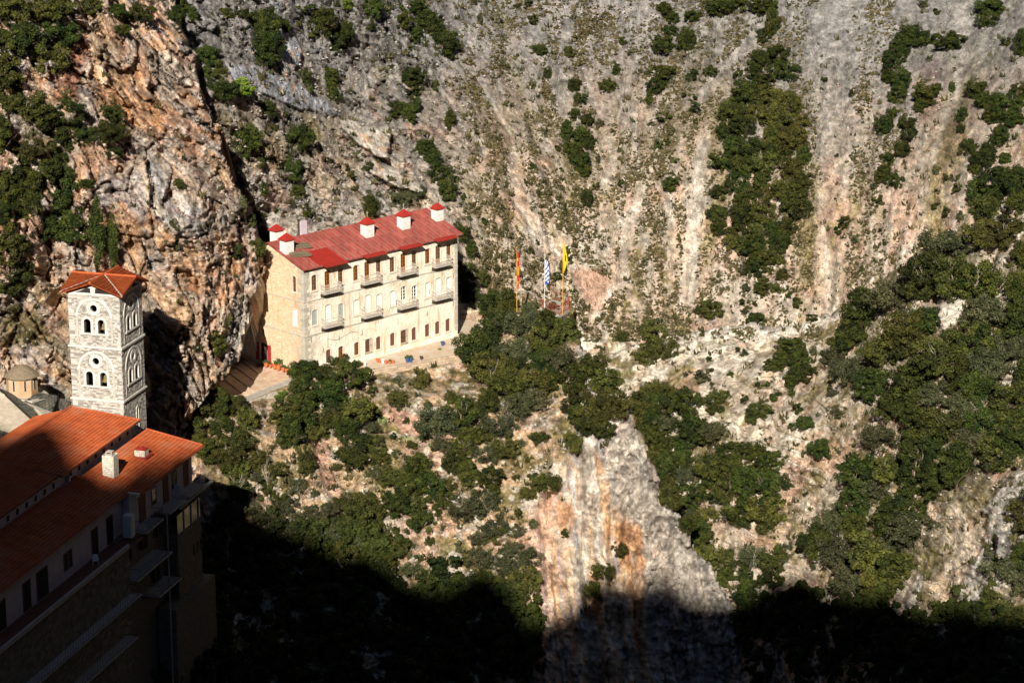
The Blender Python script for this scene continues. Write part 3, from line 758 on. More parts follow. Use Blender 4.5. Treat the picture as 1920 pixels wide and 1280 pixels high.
def arch_pts(w, z0, z1, rise, n=6):
    pts = [(-w/2, z0), (w/2, z0), (w/2, z1 - rise)]
    R_ = (w * w / 4 + rise * rise) / (2 * rise) if rise < w / 2 - 1e-6 else w / 2
    cz = z1 - R_
    a0 = math.asin(min(1, w / 2 / R_))
    for i in range(1, n): 
        a = a0 - 2 * a0 * i / n; pts.append((R_ * math.sin(a), cz + R_ * math.cos(a)))
    return pts + [(-w/2, z1 - rise)]
def frame_ring(mb, w, z0, z1, rise, t, y0, y1, n=6, foot=True):
    o = arch_pts(w + 2 * t, z0 - (t if foot else 0), z1 + t, rise + (t * .35 if rise < w/2 - 1e-6 else t), n); i_ = arch_pts(w, z0, z1, rise, n)
    k = len(o)
    vs = [(x, y0, z) for x, z in o] + [(x, y0, z) for x, z in i_] + [(x, y1, z) for x, z in o] + [(x, y1, z) for x, z in i_]
    fs = []
    for a in range(k):
        b = (a + 1) % k
        fs += [(a, b, k + b, k + a), (2*k + b, 2*k + a, 3*k + a, 3*k + b), (a, 2*k + a, 2*k + b, b), (k + a, k + b, 3*k + b, 3*k + a)]
    mb.add(vs, fs)
def window_unit(parent, x, y, rot, w, h, kind):
    """a window as part; trim, frame, pane/shutter as sub-parts; local origin at sill centre of the wall face"""
    key = (round(w, 2), round(h, 2), kind)
    if key not in cache:
        c = {}
        q = MB(); frame_ring(q, w - .06, .03, h - .03, .14, .10, -.04, .05); q.box(-w/2 - .16, -.09, -.16, w/2 + .16, .0, -.05) if 'door' not in kind and kind != 'entry' else None
        c['window'] = (q.mesh('window'), M['pale_trim'])
        d = .13
        fr = MB()
        fm = {'top': 'wood_brown', 'top_door': 'wood_brown', 'low': 'wood_dull', 'lowlit': 'wood_brown', 'entry': 'wood_dull'}.get(kind.split(':')[0], 'curtain')
        e = .07
        fr.box(-w/2, d, 0, -w/2 + e, d + .06, h); fr.box(w/2 - e, d, 0, w/2, d + .06, h); fr.box(-w/2 + e, d, h - .12, w/2 - e, d + .06, h); fr.box(-w/2 + e, d, 0, w/2 - e, d + .06, .08)
        if kind in ('top', 'lowlit', 'mid:glazed', 'entry'):
            fr.box(-.045, d - .01, .08, .045, d + .05, h - .12)
            for k in (1, 2, 3): z = .08 + (h - .2) * k / 4; fr.box(-w/2 + e, d, z - .02, -.045, d + .045, z + .02); fr.box(.045, d, z - .02, w/2 - e, d + .045, z + .02)
        if kind in ('top_door', 'mid_door:glazed'):
            fr.box(-.045, d - .01, .08, .045, d + .05, h - .12); fr.box(-w/2 + e, d, .08, -.045, d + .05, h * .30); fr.box(.045, d, .08, w/2 - e, d + .05, h * .30)
            for k in (1, 2, 3): z = h * .3 + (h * .7 - .12) * k / 4; fr.box(-w/2 + e, d, z - .02, -.045, d + .045, z + .02); fr.box(.045, d, z - .02, w/2 - e, d + .045, z + .02)
        c['frame'] = (fr.mesh('frame'), M[fm])
        c['pane'] = (MB().box(-w/2 + e, d + .055, .06, w/2 - e, d + .075, h - .1).mesh('pane'), M['glass'])
        if kind in ('mid', 'mid_door', 'low', 'mid:grey'):
            mm = {'low': 'wood_dull', 'mid:grey': 'grey_blind'}.get(kind, 'curtain')
            s1 = MB(); n = int(h / .12)
            s1.box(-w/2 + .06, d - .03, .04, -.02, d - .005, h - .16); s1.box(.02, d - .03, .04, w/2 - .06, d - .005, h - .16)
            for k in range(n - 2):
                z = .12 + k * .12
                for a, b_ in ((-w/2 + .10, -.06), (.06, w/2 - .10)): s1.add([(a, d - .03, z), (b_, d - .03, z), (b_, d - .06, z + .03), (a, d - .06, z + .03), (a, d - .03, z + .09), (b_, d - .03, z + .09)], [(0,1,2,3),(3,2,5,4)])
            c['shutter'] = (s1.mesh('shutter'), M[mm])
        cache[key] = c
    c = cache[key]
    o = link('window' if 'door' not in kind and kind != 'entry' else 'door', c['window'][0], c['window'][1], parent, (x[0], x[1], x[2]), rot)
    for k in ('frame', 'pane', 'shutter'):
        if k in c: link(k, c[k][0], c[k][1], o)
    return o
MIDK = {1: 'mid_door:glazed2', 0: 'mid:grey', 2: 'mid:grey', 7: 'mid_door:glazed', 8: 'mid:glazed', 3: 'mid'}
mi = gi = 0
for (x, a, b, k, w) in wins:
    if k in ('mid', 'mid_door'):
        kk = MIDK.get(mi, k); kk = {'mid_door:glazed2': 'mid_door'}.get(kk, kk); mi += 1
    elif k == 'low':
        kk = 'lowlit' if gi in (1, 2) else 'low'; gi += 1
    else: kk = k
    window_unit(mon, (x, 0, a), 0, 0, w, b - a, kk)
for (y, a, b, k, w) in endw: window_unit(mon, (0, y, a), 0, -math.pi / 2, w, b - a, k)
# open red shutters and lintel lamp beside the entrance
for s in (-1, 1):
    q = MB(); y = 6.9 + s * .98
    q.box(-.09, y - .28, .3, -.04, y + .28, 2.3)
    q.build('red_shutter', noisy('red_wood', (.36, .03, .02), (.28, .02, .015), 5) if 'rw' not in M else M['rw'], mon)
# grille cage on ground floor windows
for gi_ in (3, 6):
    x = mfac(GX[gi_], 655 - (GX[gi_] - 639) * .25)[0]; g = MB()
    for k in range(6): g.bar((x - .5 + k * .2, -.16, F2 - 3.6), (x - .5 + k * .2, -.16, F2 - 2.0), .014, 4)
    for z in (F2 - 3.6, F2 - 2.8, F2 - 2.0): g.bar((x - .5, -.16, z), (x + .5, -.16, z), .018, 4); g.bar((x - .5, -.16, z), (x - .5, 0, z), .018, 4); g.bar((x + .5, -.16, z), (x + .5, 0, z), .018, 4)
    g.build('window_grille', M['iron'], mon)
# balconies
bal = {}
def balcony(parent, x, z, w=2.35, d=.85):
    if not bal:
        bal['slab'] = MB().box(-w/2, -d, -.1, w/2, 0, 0).mesh('balcony_slab')
        r = MB()
        for zz in (.12, .5, .92): r.bar((-w/2, -d + .03, zz), (w/2, -d + .03, zz), .032, 5); r.bar((-w/2 + .02, -d + .03, zz), (-w/2 + .02, 0, zz), .032, 5); r.bar((w/2 - .02, -d + .03, zz), (w/2 - .02, 0, zz), .032, 5)
        n = 17
        for k in range(n + 1): xx = -w/2 + w * k / n; r.bar((xx, -d + .03, 0), (xx, -d + .03, .92), .016, 4)
        for k in range(1, 6): yy = -d * k / 6; r.bar((-w/2 + .02, yy, 0), (-w/2 + .02, yy, .92), .016, 4); r.bar((w/2 - .02, yy, 0), (w/2 - .02, yy, .92), .016, 4)
        bal['rail'] = r.mesh('railing')
        bal['br'] = MB().add([(-.07, 0, -.1), (.07, 0, -.1), (.07, 0, -.55), (-.07, 0, -.55), (-.07, -.72, -.1), (.07, -.72, -.1), (-.07, -.72, -.2), (.07, -.72, -.2)], [(0,3,2,1),(4,5,7,6),(0,4,6,3),(1,2,7,5),(3,6,7,2),(0,1,5,4)]).mesh('bracket')
        bal['hook'] = MB().bar((0, 0, 0), (0, -.6, .12), .03, 5).mesh('awning_hook')
    o = link('balcony', bal['slab'], M['concrete'], parent, (x, 0, z))
    link('railing', bal['rail'], M['iron_pale'], o)
    for k in range(5): link('bracket', bal['br'], M['iron'], o, (-w/2 + .12 + k * (w - .24) / 4, 0, 0))
for i in (1, 4, 7, 10):
    balcony(mon, ux[i] + .12, H - 3.14); balcony(mon, ux[i] + .12, F1 - 3.14)
# roof of red metal sheets: every sheet a panel
rp = {}
EO = .45                                             # eave overhang
def roofz(y): return H + .10 + GR * (1 - abs(y - W / 2) / (W / 2))
nx_, ny_ = 20, 4
ang = math.atan2(GR, W / 2)
sl = (W / 2 + EO) / math.cos(ang) / ny_
px_w = (L + .9) / nx_
pm = []
for v in range(3):
    q = MB(); w_ = px_w - .03; l_ = sl - .02; tw = [(.0, .01, .0), (.012, 0, .006), (.0, .014, .01)][v]
    q.add([(0,0,tw[0]),(w_,0,tw[1]),(w_,l_,tw[2]),(0,l_,0),(0,0,-.03),(w_,0,-.03),(w_,l_,-.03),(0,l_,-.03)], [(0,1,2,3),(7,6,5,4),(0,4,5,1),(1,5,6,2),(2,6,7,3),(3,7,4,0)])
    q.box(w_ - .035, 0, 0, w_ + .025, l_, .045)
    pm.append(q.mesh('roof_sheet'))
for side in (0, 1):
    for i in range(nx_):
        for j in range(ny_):
            y = -EO + j * sl * math.cos(ang); z = H + .10 - EO * math.tan(ang) + j * sl * math.sin(ang)
            if side == 0 and j < 2 and i in (2, 3, 4): nm, mt = 'roof_sheet', M['red_paint']     # patch of new bright sheets
            else: nm, mt = 'roof_sheet', M['red_roof']
            me = pm[(i * 7 + j * 3) % 3]
            if mt is M['red_paint']:
                me = me.copy(); me.materials.clear()
            if side == 0: o = link(nm, me, mt, mon, (-.45 + i * px_w, y, z)); o.rotation_euler = (ang, 0, 0)
            else: o = link(nm, me, mt, mon, (-.45 + (i + 1) * px_w - .03, W - y, z)); o.rotation_euler = (ang, 0, math.pi)
MB().box(-.45, W/2 - .12, H + GR + .08, L + .45, W/2 + .12, H + GR + .17).build('ridge_cap', M['red_roof'], mon)
f = MB(); f.box(-.47, -EO - .05, H - .16, L + .47, -EO, H + .0); f.build('gutter', M['red_roof'], mon)
sf = MB(); sf.add([(-.4,-EO,H-.10),(L+.4,-EO,H-.10),(L+.4,0,H-.02),(-.4,0,H-.02)], [(0,1,2,3),(3,2,1,0)]); sf.build('soffit', M['wood_dull'], mon)
# the four little lean-to roofs over the balconies
aw = MB()
x0, x1, dz, dd = -1.05, 2.15, .14, .85
aw.add([(x0, 0, 0), (x1, 0, 0), (x1 , -dd, -dz), (x0, -dd, -dz), (x0, 0, -.05), (x1, 0, -.05), (x1, -dd, -dz - .05), (x0, -dd, -dz - .05)], [(0,1,2,3)[::-1],(4,5,6,7),(0,4,7,3),(1,2,6,5),(2,3,7,6),(0,1,5,4)])
for k in range(1, 4): xx = x0 + (x1 - x0) * k / 4; aw.add([(xx - .02, 0, .03), (xx + .02, 0, .03), (xx + .02, -dd, -dz + .03), (xx - .02, -dd, -dz + .03)], [(0,3,2,1)]); aw.add([(xx - .02, 0, .0), (xx - .02, 0, .03), (xx - .02, -dd, -dz + .03), (xx - .02, -dd, -dz)], [(0,1,2,3)])
awm = aw.mesh('canopy')
for i in (1, 4, 7, 10): link('canopy', awm, M['red_paint'], mon, (ux[i] - .1, -EO + .05, H + .06))
st_ = MB().bar((0, 0, 0), (0, 0, .5), .02, 4).mesh('snow_guard')
for k in range(13): link('snow_guard', st_, M['iron'], mon, (1 + k * 1.75, .25, roofz(.25)))
# downpipe, hooks and cable
MB().bar((5.35 + .0, -.06, 3.9), (5.35, -.06, F2 - .1), .02, 4).bar((3.2, -.05, F2 - .9), (4.6, -.05, F2 - 1.25), .015, 4).bar((4.6, -.05, F2 - 1.25), (6.6, -.05, F2 - .75), .015, 4).bar((6.6, -.05, F2 - .75), (7.5, -.05, F2 - .9), .015, 4).build('cable', M['iron'], mon)
ank = MB().bar((0, -.03, -.28), (0, -.03, .28), .03, 4).mesh('iron_anchor')
for p in [(497,0)]: pass
for x, z in [(.9, F2-.5),(.9, F1-1.2),(.7, H-.6),(4.9,F1-2.2),(4.9,F2-1.1),(8.3,F2-1.2),(8.6,F1-2.3),(13.6,F2-1.0),(13.4,F1-2.5),(18.1,F2-.9),(18.4,F1-2.2),(22.2,F2-.5),(22.2,F1-1.0),(22.2,H-1.2),(10.1,1.6),(2.6,2.4)]:
    link('iron_anchor', ank, M['iron'], mon, (x, 0, z))

# ---- small lantern chimneys with red caps and crosses
def on_roof(px, py):
    """local (x, y) where a picture point meets the front roof plane"""
    a, d, u = ray(px, py); D = np.array([a, d, u]); C0 = np.array([0, 0, CZ])
    lo = [mworld(0, 0, H + .1), mworld(L, 0, H + .1), mworld(0, W/2, H + .1 + GR)]
    n = np.cross(lo[1] - lo[0], lo[2] - lo[0]); t = n @ (lo[0] - C0) / (n @ D); Q = C0 + D * t - np.array(MO)
    return float(Q @ (cm, sm_, 0)), float(Q @ (-sm_, cm, 0))
def lantern(px, py, s, label, back=False):
    if back: lx, ly = px, py
    else: lx, ly = on_roof(px, py)
    base = roofz(ly) - .25
    w = mworld(lx, ly, base)
    t = thing('lantern_chimney', label, 'chimney', w, MYAW, 'white lantern chimneys on the monastery roof')
    b = MB(); b.box(-.62*s, -.5*s, 0, .62*s, .5*s, 1.75*s); b.build('shaft', M['white_paint'], t)
    MB().box(-.68*s, -.56*s, 1.62*s, .68*s, .56*s, 1.72*s).build('cornice', M['white_paint'], t)
    r = MB(); e = .84*s; ey = .72*s; z0 = 1.72*s; z1 = 2.5*s
    r.add([(-e,-ey,z0),(e,-ey,z0),(e,ey,z0),(-e,ey,z0),(0,0,z1)], [(0,1,4),(1,2,4),(2,3,4),(3,0,4),(3,2,1,0)]); r.build('cap', M['red_paint'], t)
    c = MB(); c.bar((0,0,z1 - .1),(0,0,z1 + .62*s), .03, 5); c.bar((-.16*s,0,z1+.4*s),(.16*s,0,z1+.4*s), .03, 5); c.build('cross', M['iron_pale'], t)
lantern(689, 441, .95, 'white lantern chimney with red cap and cross, second nearest the middle of the red roof')
lantern(757, 426, .95, 'white lantern chimney with red cap and cross, right of the middle of the red roof')
lantern(820, 411, .88, 'white lantern chimney at the far right end of the red roof')
lantern(538, 472, .95, 'white lantern chimney at the left front of the red roof beside stacked planks')
lantern(2.2, W/2 + 1.6, .9, 'small white lantern chimney behind the ridge at the left end of the red roof', True)
lx, ly = 5.6, W/2 + 1.2
t = thing('pipe_chimney', 'whitewashed brick chimney with two dark flue pipes behind the red ridge', 'chimney', mworld(lx, ly, roofz(ly) - .2), MYAW)
MB().box(-.42, -.3, 0, .42, .3, 1.9).build('shaft', M['lavender'], t)
for s in (-1, 1): MB().bar((s * .58, 0, 0), (s * .58, 0, 2.0), .11, 8).lathe([(.17, 0), (.17, .12), (.05, .2)], (s * .58, 0, 2.0), 8).build('flue_pipe', M['iron'], t)
# planks laid on the roof beside the first chimney
gp = []
for r_, (px, py) in enumerate([(562, 462), (560, 478)]):
    lx, ly = on_roof(px, py)
    t = thing('plank_stack', ['stack of weathered planks lying on the red roof, the upper one', 'stack of weathered planks on the red roof next to the white chimney, the lower one'][r_], 'planks', mworld(lx, ly, roofz(ly) + .05), MYAW, 'plank stacks on the roof')
    pl = MB().box(-1.1, -.09, 0, 1.1, .09, .08).mesh('plank')
    for k in range(9):
        o = link('plank', pl, M['old_plank'], t, (random.uniform(-.2, .2), -.5 + (k % 5) * .24, .02 + (k // 5) * .1 + (-.5 + (k % 5) * .24) * .34)); o.rotation_euler = (0, 0, R(-22 + random.uniform(-5, 5)))

# ---- bell tower: local x = away from us along the right face, y = left along the front face
K = 1.15
TO = (-35.920, 235.663, 54.2); TYAW = 1.296
TW = 4.4 * K; TT = 68.214 - TO[2]                   # width and wall-top height
tow = thing('bell_tower', 'tall square bell tower of grey and white stone with orange cross-gabled tile roof', 'bell tower', TO, TYAW)
def tface(face):
    if face == 0: return lambda u, v, d: (-d, TW - u, TT - v)       # front: faces -x, u runs left to right in the picture
    if face == 1: return lambda u, v, d: (u, -d, TT - v)            # right: faces -y
    if face == 2: return lambda u, v, d: (TW + d, u, TT - v)
    return lambda u, v, d: (TW - u, TW + d, TT - v)
LV = [0.0, 5.03, 10.09]
openings = []
for l in range(2):
    v0 = LV[l]
    openings.append(('o', TW / 2, v0 + 1.32 + .02, .37))
    for s in (-1, 1): openings.append(('a', TW / 2 + s * .70, v0 + 2.33, v0 + 3.68, .38))
openings_r = openings + [('a', TW * .60, 11.5, 13.6, .22)]
def hole_rect(o):
    return (o[1] - o[3], o[2] - o[3], o[1] + o[3], o[2] + o[3]) if o[0] == 'o' else (o[1] - o[4], o[2], o[1] + o[4], o[3])
def poly_ring(mb, f, inner, outer, d0, d1):
    k = len(inner)
    vs = [f(u, v, d1) for u, v in outer] + [f(u, v, d1) for u, v in inner] + [f(u, v, d0) for u, v in outer] + [f(u, v, d0) for u, v in inner]
    fs = []
    closed = True
    for a in range(k):
        b = (a + 1) % k
        fs += [(a, b, k + b, k + a), (a, 2*k + a, 2*k + b, b), (k + b, 3*k + b, 3*k + a, k + a)]
    mb.add(vs, fs)
def circ(cu, cv, r, n=20, a0=0, a1=2 * math.pi, inc=False):
    m = n if not inc else n
    return [(cu + r * math.cos(a0 + (a1 - a0) * i / n), cv - r * math.sin(a0 + (a1 - a0) * i / n)) for i in range(n + (1 if inc else 0))]
def archo(cu, v0, v1, hw, n=10):
    return [(cu + hw, v1)] + circ(cu, v0 + hw, hw, n, 0, math.pi, True) + [(cu - hw, v1)]
prng = random.Random(3)
for face in range(4):
    f = tface(face); ops = openings_r if face in (1,) else openings
    g = MB()
    rects = [hole_rect(o) for o in ops]
    us = sorted({0, TW} | {r[0] for r in rects} | {r[2] for r in rects}); vs_ = sorted({0, TT} | {r[1] for r in rects} | {r[3] for r in rects})
    for i in range(len(us) - 1):
        for j in range(len(vs_) - 1):
            cu, cv = (us[i] + us[i+1]) / 2, (vs_[j] + vs_[j+1]) / 2
            if any(r[0] < cu < r[2] and r[1] < cv < r[3] for r in rects): continue
            g.add([f(us[i], vs_[j+1], 0), f(us[i+1], vs_[j+1], 0), f(us[i+1], vs_[j], 0), f(us[i], vs_[j], 0)], [(0,1,2,3)])
    for a, b, c, d in rects:
        T = -.5
        for p, q in (((a,b),(c,b)), ((c,b),(c,d)), ((c,d),(a,d)), ((a,d),(a,b))): g.add([f(*p, 0), f(*q, 0), f(*q, T), f(*p, T)], [(0,1,2,3),(3,2,1,0)])
    g.build('wall', M['mortar'], tow)
    # coursed stones, each with its own size, tone and projection
    s = MB(); v = TT
    while v > .05:
        h = prng.uniform(.11, .17); u = 0.0; off = prng.uniform(0, .3)
        first = True
        while u < TW - .04:
            w = prng.uniform(.17, .42)
            if first: w = prng.choice([.35, .55]); first = False
            if u + w > TW - .18: w = TW - u
            cu, cv = u + w / 2, v - h / 2
            skip = any(r[0] - .12 < cu < r[2] + .12 and r[1] - .1 < cv < r[3] + .1 for r in rects) or min(abs(v - h/2 - l_) for l_ in LV[1:]) < .10 or v - h < 0.02
            if not skip:
                p = prng.uniform(.03, .06); e = .016; tone = prng.random(); corner = u == 0 or u + w >= TW - .01
                base = (.50, .48, .44) if tone > .6 or corner and tone > .25 else (.40, .37, .32) if tone > .28 else (.27, .24, .21)
                tn = prng.uniform(.85, 1.12); s.cur = tuple(c * tn for c in base)
                a0, a1, b0, b1 = u + e, u + w - e, v - h + e, v - e
                s.add([f(a0, b1, 0), f(a1, b1, 0), f(a1, b0, 0), f(a0, b0, 0), f(a0, b1, p), f(a1, b1, p), f(a1, b0, p * prng.uniform(.8, 1)), f(a0, b0, p)],
                      [(4,5,6,7),(0,1,5,4),(1,2,6,5),(2,3,7,6),(3,0,4,7)])
            u += w
        v -= h
    stuff(s.build('wall_stones', M['masonry_blocks'], tow, colored=True))
    # white trims
    for o in ops:
        q = MB()
        if o[0] == 'o': poly_ring(q, f, circ(o[1], o[2], o[3] - .03), circ(o[1], o[2], .66), -.12, .10); q.build('round_window_trim', M['white_trim'], tow)
        else:
            hw = o[4]; poly_ring(q, f, archo(o[1], o[2] + .03, o[3] + .02, hw - .03), archo(o[1], o[2] - .2, o[3] + .02, hw + (.2 if hw > .3 else .1)), -.12, .09)
            q.build('window_trim', M['white_trim'], tow)
    for l in range(2):
        v0 = LV[l]; q = MB()
        q.add([f(TW/2 - 1.5, v0 + 3.86, 0), f(TW/2 + 1.5, v0 + 3.86, 0), f(TW/2 + 1.5, v0 + 3.70, 0), f(TW/2 - 1.5, v0 + 3.70, 0), f(TW/2 - 1.5, v0 + 3.86, .14), f(TW/2 + 1.5, v0 + 3.86, .14), f(TW/2 + 1.5, v0 + 3.70, .14), f(TW/2 - 1.5, v0 + 3.70, .14)], [(4,5,6,7),(0,1,5,4),(1,2,6,5),(2,3,7,6),(3,0,4,7)])
        q.build('sill', M['white_trim'], tow)
        q = MB(); ra, rb = 1.62, 1.82; cv = v0 + 2.18
        inn = circ(TW/2, cv, ra, 22, 0, math.pi, True); out = circ(TW/2, cv, rb, 22, 0, math.pi, True)
        k = len(inn); vsx = [f(u, v, .10) for u, v in out] + [f(u, v, .10) for u, v in inn] + [f(u, v, 0) for u, v in out] + [f(u, v, 0) for u, v in inn]
        fsx = []
        for a in range(k - 1): fsx += [(a, a+1, k+a+1, k+a), (a, 2*k+a, 2*k+a+1, a+1), (k+a+1, 3*k+a+1, 3*k+a, k+a)]
        fsx += [(0, k, 3*k, 2*k), (k-1, 3*k-1, 4*k-1, 2*k-1)]
        q.add(vsx, fsx); q.build('arch_trim', M['white_trim'], tow)
        for s_ in (-1, 1):        # slender pilaster strip below the arch
            q = MB(); ua = TW/2 + s_ * 1.72
            q.add([f(ua - .1, v0 + 4.75, 0), f(ua + .1, v0 + 4.75, 0), f(ua + .1, v0 + 2.2, 0), f(ua - .1, v0 + 2.2, 0), f(ua - .1, v0 + 4.75, .075), f(ua + .1, v0 + 4.75, .075), f(ua + .1, v0 + 2.2, .075), f(ua - .1, v0 + 2.2, .075)], [(4,5,6,7),(0,1,5,4),(1,2,6,5),(2,3,7,6),(3,0,4,7)])
            q.build('pilaster', M['mortar'], tow)
for l in (1, 2): MB().box(-.16, -.16, TT - LV[l] - .09, TW + .16, TW + .16, TT - LV[l] + .09).build('string_course', M['white_trim'], tow)
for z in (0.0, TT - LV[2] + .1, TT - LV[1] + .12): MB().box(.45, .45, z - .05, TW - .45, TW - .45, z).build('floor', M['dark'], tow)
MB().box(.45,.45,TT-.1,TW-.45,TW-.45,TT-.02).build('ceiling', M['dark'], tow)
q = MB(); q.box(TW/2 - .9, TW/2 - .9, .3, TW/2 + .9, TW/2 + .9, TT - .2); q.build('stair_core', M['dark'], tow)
# cross-gabled roof
ov = .58; rise = 1.12; zc_ = TT + .12
c4 = [(-ov, -ov), (TW + ov, -ov), (TW + ov, TW + ov), (-ov, TW + ov)]; mid = [(TW/2, -ov - .12), (TW + ov + .12, TW/2), (TW/2, TW + ov + .12), (-ov - .12, TW/2)]
for i in range(4):
    cA = c4[i]; gB = mid[i]; gP = mid[(i + 3) % 4]
    for g_ in (gP, gB):
        # roof half: corner -> gable apex -> centre, split in tile courses running down to the valley line
        A_ = np.array([*cA, zc_]); G_ = np.array([*g_, zc_ + rise]); Ce = np.array([TW/2, TW/2, zc_ + rise])
        q = MB(); n_c = 9
        nrm = np.cross(G_ - A_, Ce - A_); nrm /= np.linalg.norm(nrm); nrm *= (1 if nrm[2] > 0 else -1)
        for k in range(n_c):        # courses are parallel to the ridge G-C
            a0, a1 = k / n_c, (k + 1) / n_c
            p0 = A_ + (G_ - A_) * a0; p1 = A_ + (Ce - A_) * a0; p2 = A_ + (Ce - A_) * a1; p3 = A_ + (G_ - A_) * a1
            lift = nrm * .07
            q.add([p0 + lift, p1 + lift, p2 + lift * .2, p3 + lift * .2, p0, p1], [(0,1,2,3),(3,2,1,0),(0,4,5,1),(1,5,4,0)])
        th = np.array([0, 0, -.16]); q.add([A_, G_, Ce, A_ + th, G_ + th, Ce + th], [(3,4,5),(5,4,3),(0,3,4,1),(1,4,3,0)])
        q.build('roof_slope', M['tile_new'], tow)
for i in range(4):
    q = MB(); q.bar((*mid[i], zc_ + rise + .03), (TW/2, TW/2, zc_ + rise + .03), .12, 7); q.build('ridge_tiles', M['tile_new'], tow)
    q = MB(); q.bar((*c4[i], zc_ + .02), (TW/2, TW/2, zc_ + rise + .02), .07, 5); q.build('valley_gutter', M['concrete'], tow)
    # white pediment with two leaf-shaped openings
    f = tface(3 if i == 2 else 1 if i == 0 else 2 if i == 1 else 0); q = MB(); h0 = -.02; top = -(rise * .93)
    u0, u1, um = -.1, TW + .1, TW / 2
    ring = [(u0, .12), (u1, .12), (u1, -.10), (um, top), (u0, -.10)]
    q.prism([f(u, v, .10) for u, v in ring], [a - b for a, b in zip(f(0, 0, -.1), f(0, 0, .10))])
    q.build('pediment', M['white_trim'], tow)
    for s_ in (-1, 1):
        lf = [(um + s_ * .22, -.12), (um + s_ * 1.75, -.12), (um + s_ * 1.2, -.30), (um + s_ * .55, -.62), (um + s_ * .25, -.55)]
        MB().prism([f(u, v, .125) for u, v in lf], [a - b for a, b in zip(f(0, 0, .1), f(0, 0, .125))]).build('vent_opening', M['dark'], tow)
bell = MB().lathe([(.02, .62), (.14, .6), (.2, .5), (.24, .25), (.34, .05), (.40, 0), (.36, 0), (.2, .2), (.02, .3)], n=16).mesh('bell_body')
for l, lab in ((0, 'bronze bell hanging in the upper arcade of the tower'), (1, 'bronze bell hanging in the lower arcade of the tower')):
    for s_, sc_ in ((.72, 1.0),) if l == 0 else ((.72, 1.25),):
        f = tface(0); lo = f(TW/2 + s_, LV[l] + 3.35, -.42)
        ca, sa = math.cos(TYAW), math.sin(TYAW)
        b = thing('church_bell', lab, 'bell', (TO[0] + ca * lo[0] - sa * lo[1], TO[1] + sa * lo[0] + ca * lo[1], TO[2] + lo[2]), TYAW, 'bells in the tower')
        o = link('bell_body', bell, M['bronze'], b); o.scale = (sc_ * .8,) * 3
        MB().bar((0, 0, .4), (0, 0, 1.1), .03, 5).bar((0, -.5, 1.0), (0, .5, 1.0), .05, 5).build('yoke', M['iron_pale'], b)

# ---- long building with orange tiled roofs: local x = outwards over the gorge, y = away from us, z up, origin at the far eave corner
OO = np.array([-28.60, 233.795, 54.41]); OYAW = TYAW - math.pi / 2
base_z = -24.0
org = thing('orange_roofed_building', 'long guesthouse with orange tiled roofs, pink upper wall and balconies, half in shadow', 'building', (OO[0], OO[1], OO[2] + base_z), OYAW)
Z0 = -base_z
def tiles(mb, l0, z0, l1, z1, t0, t1, course=.38, tw=.27):
    """l0,z0 = high edge, l1,z1 = low edge; t0..t1 along the ridge (towards us)"""
    Ls = math.hypot(l1 - l0, z1 - z0); n = max(1, round(Ls / course)); m = max(1, round((t1 - t0) / tw))
    ex, ez = (l1 - l0) / n, (z1 - z0) / n
    for i in range(n):
        la, za = l0 + ex * i, z0 + ez * i; lb, zb = la + ex, za + ez
        for j in range(m):
            ta = t0 + (t1 - t0) * j / m; tb = t0 + (t1 - t0) * (j + 1) / m; tm = (ta + tb) / 2; h = .05
            j1 = prng.uniform(-.006, .01)
            vs = [(la, -ta, za + .0), (la, -tm, za + h), (la, -tb, za), (lb, -ta, zb + .045 + j1), (lb, -tm, zb + .045 + h + j1), (lb, -tb, zb + .045 + j1), (lb, -ta, zb - .02), (lb, -tb, zb - .02)]
            mb.add([(a, b, c + Z0) for a, b, c in vs], [(0,1,4,3),(1,2,5,4),(3,4,5,7,6)] if l1 > l0 else [(3,4,1,0),(4,5,2,1),(6,7,5,4,3)])
def slab(mb, pts, th):
    n = len(pts); mb.prism([(a, b, c + Z0) for a, b, c in pts], (0, 0, -th))
T1, T2 = 14.0, 52.0
RL, RZ, UL, UZ = -12.5, 3.0, -5.6, 2.32
q = MB(); tiles(q, RL, RZ, UL, UZ, .9, 17.6); stuff(q.build('roof_tiles', M['tile'], org))
q = MB(); tiles(q, RL, RZ, UL - .45, UZ - .06, 17.6, T2); stuff(q.build('roof_tiles', M['tile'], org))
q = MB(); tiles(q, UL + .0, 1.09, 0, 0, -.3, T1); stuff(q.build('roof_tiles', M['tile'], org))
q = MB(); tiles(q, UL - .5, 1.19, -1.0, .2, T1, T2); stuff(q.build('roof_tiles', M['tile'], org))
q = MB(); tiles(q, RL, RZ, RL - 3.4, RZ - 1.0, 1.6, T2); stuff(q.build('roof_tiles', M['tile'], org))
q = MB()
slab(q, [(RL,-.9,RZ-.02),(UL,-.9,UZ-.02),(UL,-17.6,UZ-.02),(RL,-17.6,RZ-.02)], .14); slab(q, [(RL,-17.6,RZ-.02),(UL-.45,-17.6,UZ-.08),(UL-.45,-T2,UZ-.08),(RL,-T2,RZ-.02)], .14)
slab(q, [(UL,.3,1.07),(0,.3,-.02),(0,-T1,-.02),(UL,-T1,1.07)], .14); slab(q, [(UL-.5,-T1,1.17),(-1,-T1,.18),(-1,-T2,.18),(UL-.5,-T2,1.17)], .14)
slab(q, [(RL-3.4,-1.6,RZ-1.02),(RL,-1.6,RZ-.02),(RL,-T2,RZ-.02),(RL-3.4,-T2,RZ-1.02)], .14)
q.build('roof_deck', M['wood_dull'], org)
MB().bar((RL, -.8, RZ + Z0 + .04), (RL, -T2, RZ + Z0 + .04), .16, 8).build('ridge_tiles', M['tile'], org)
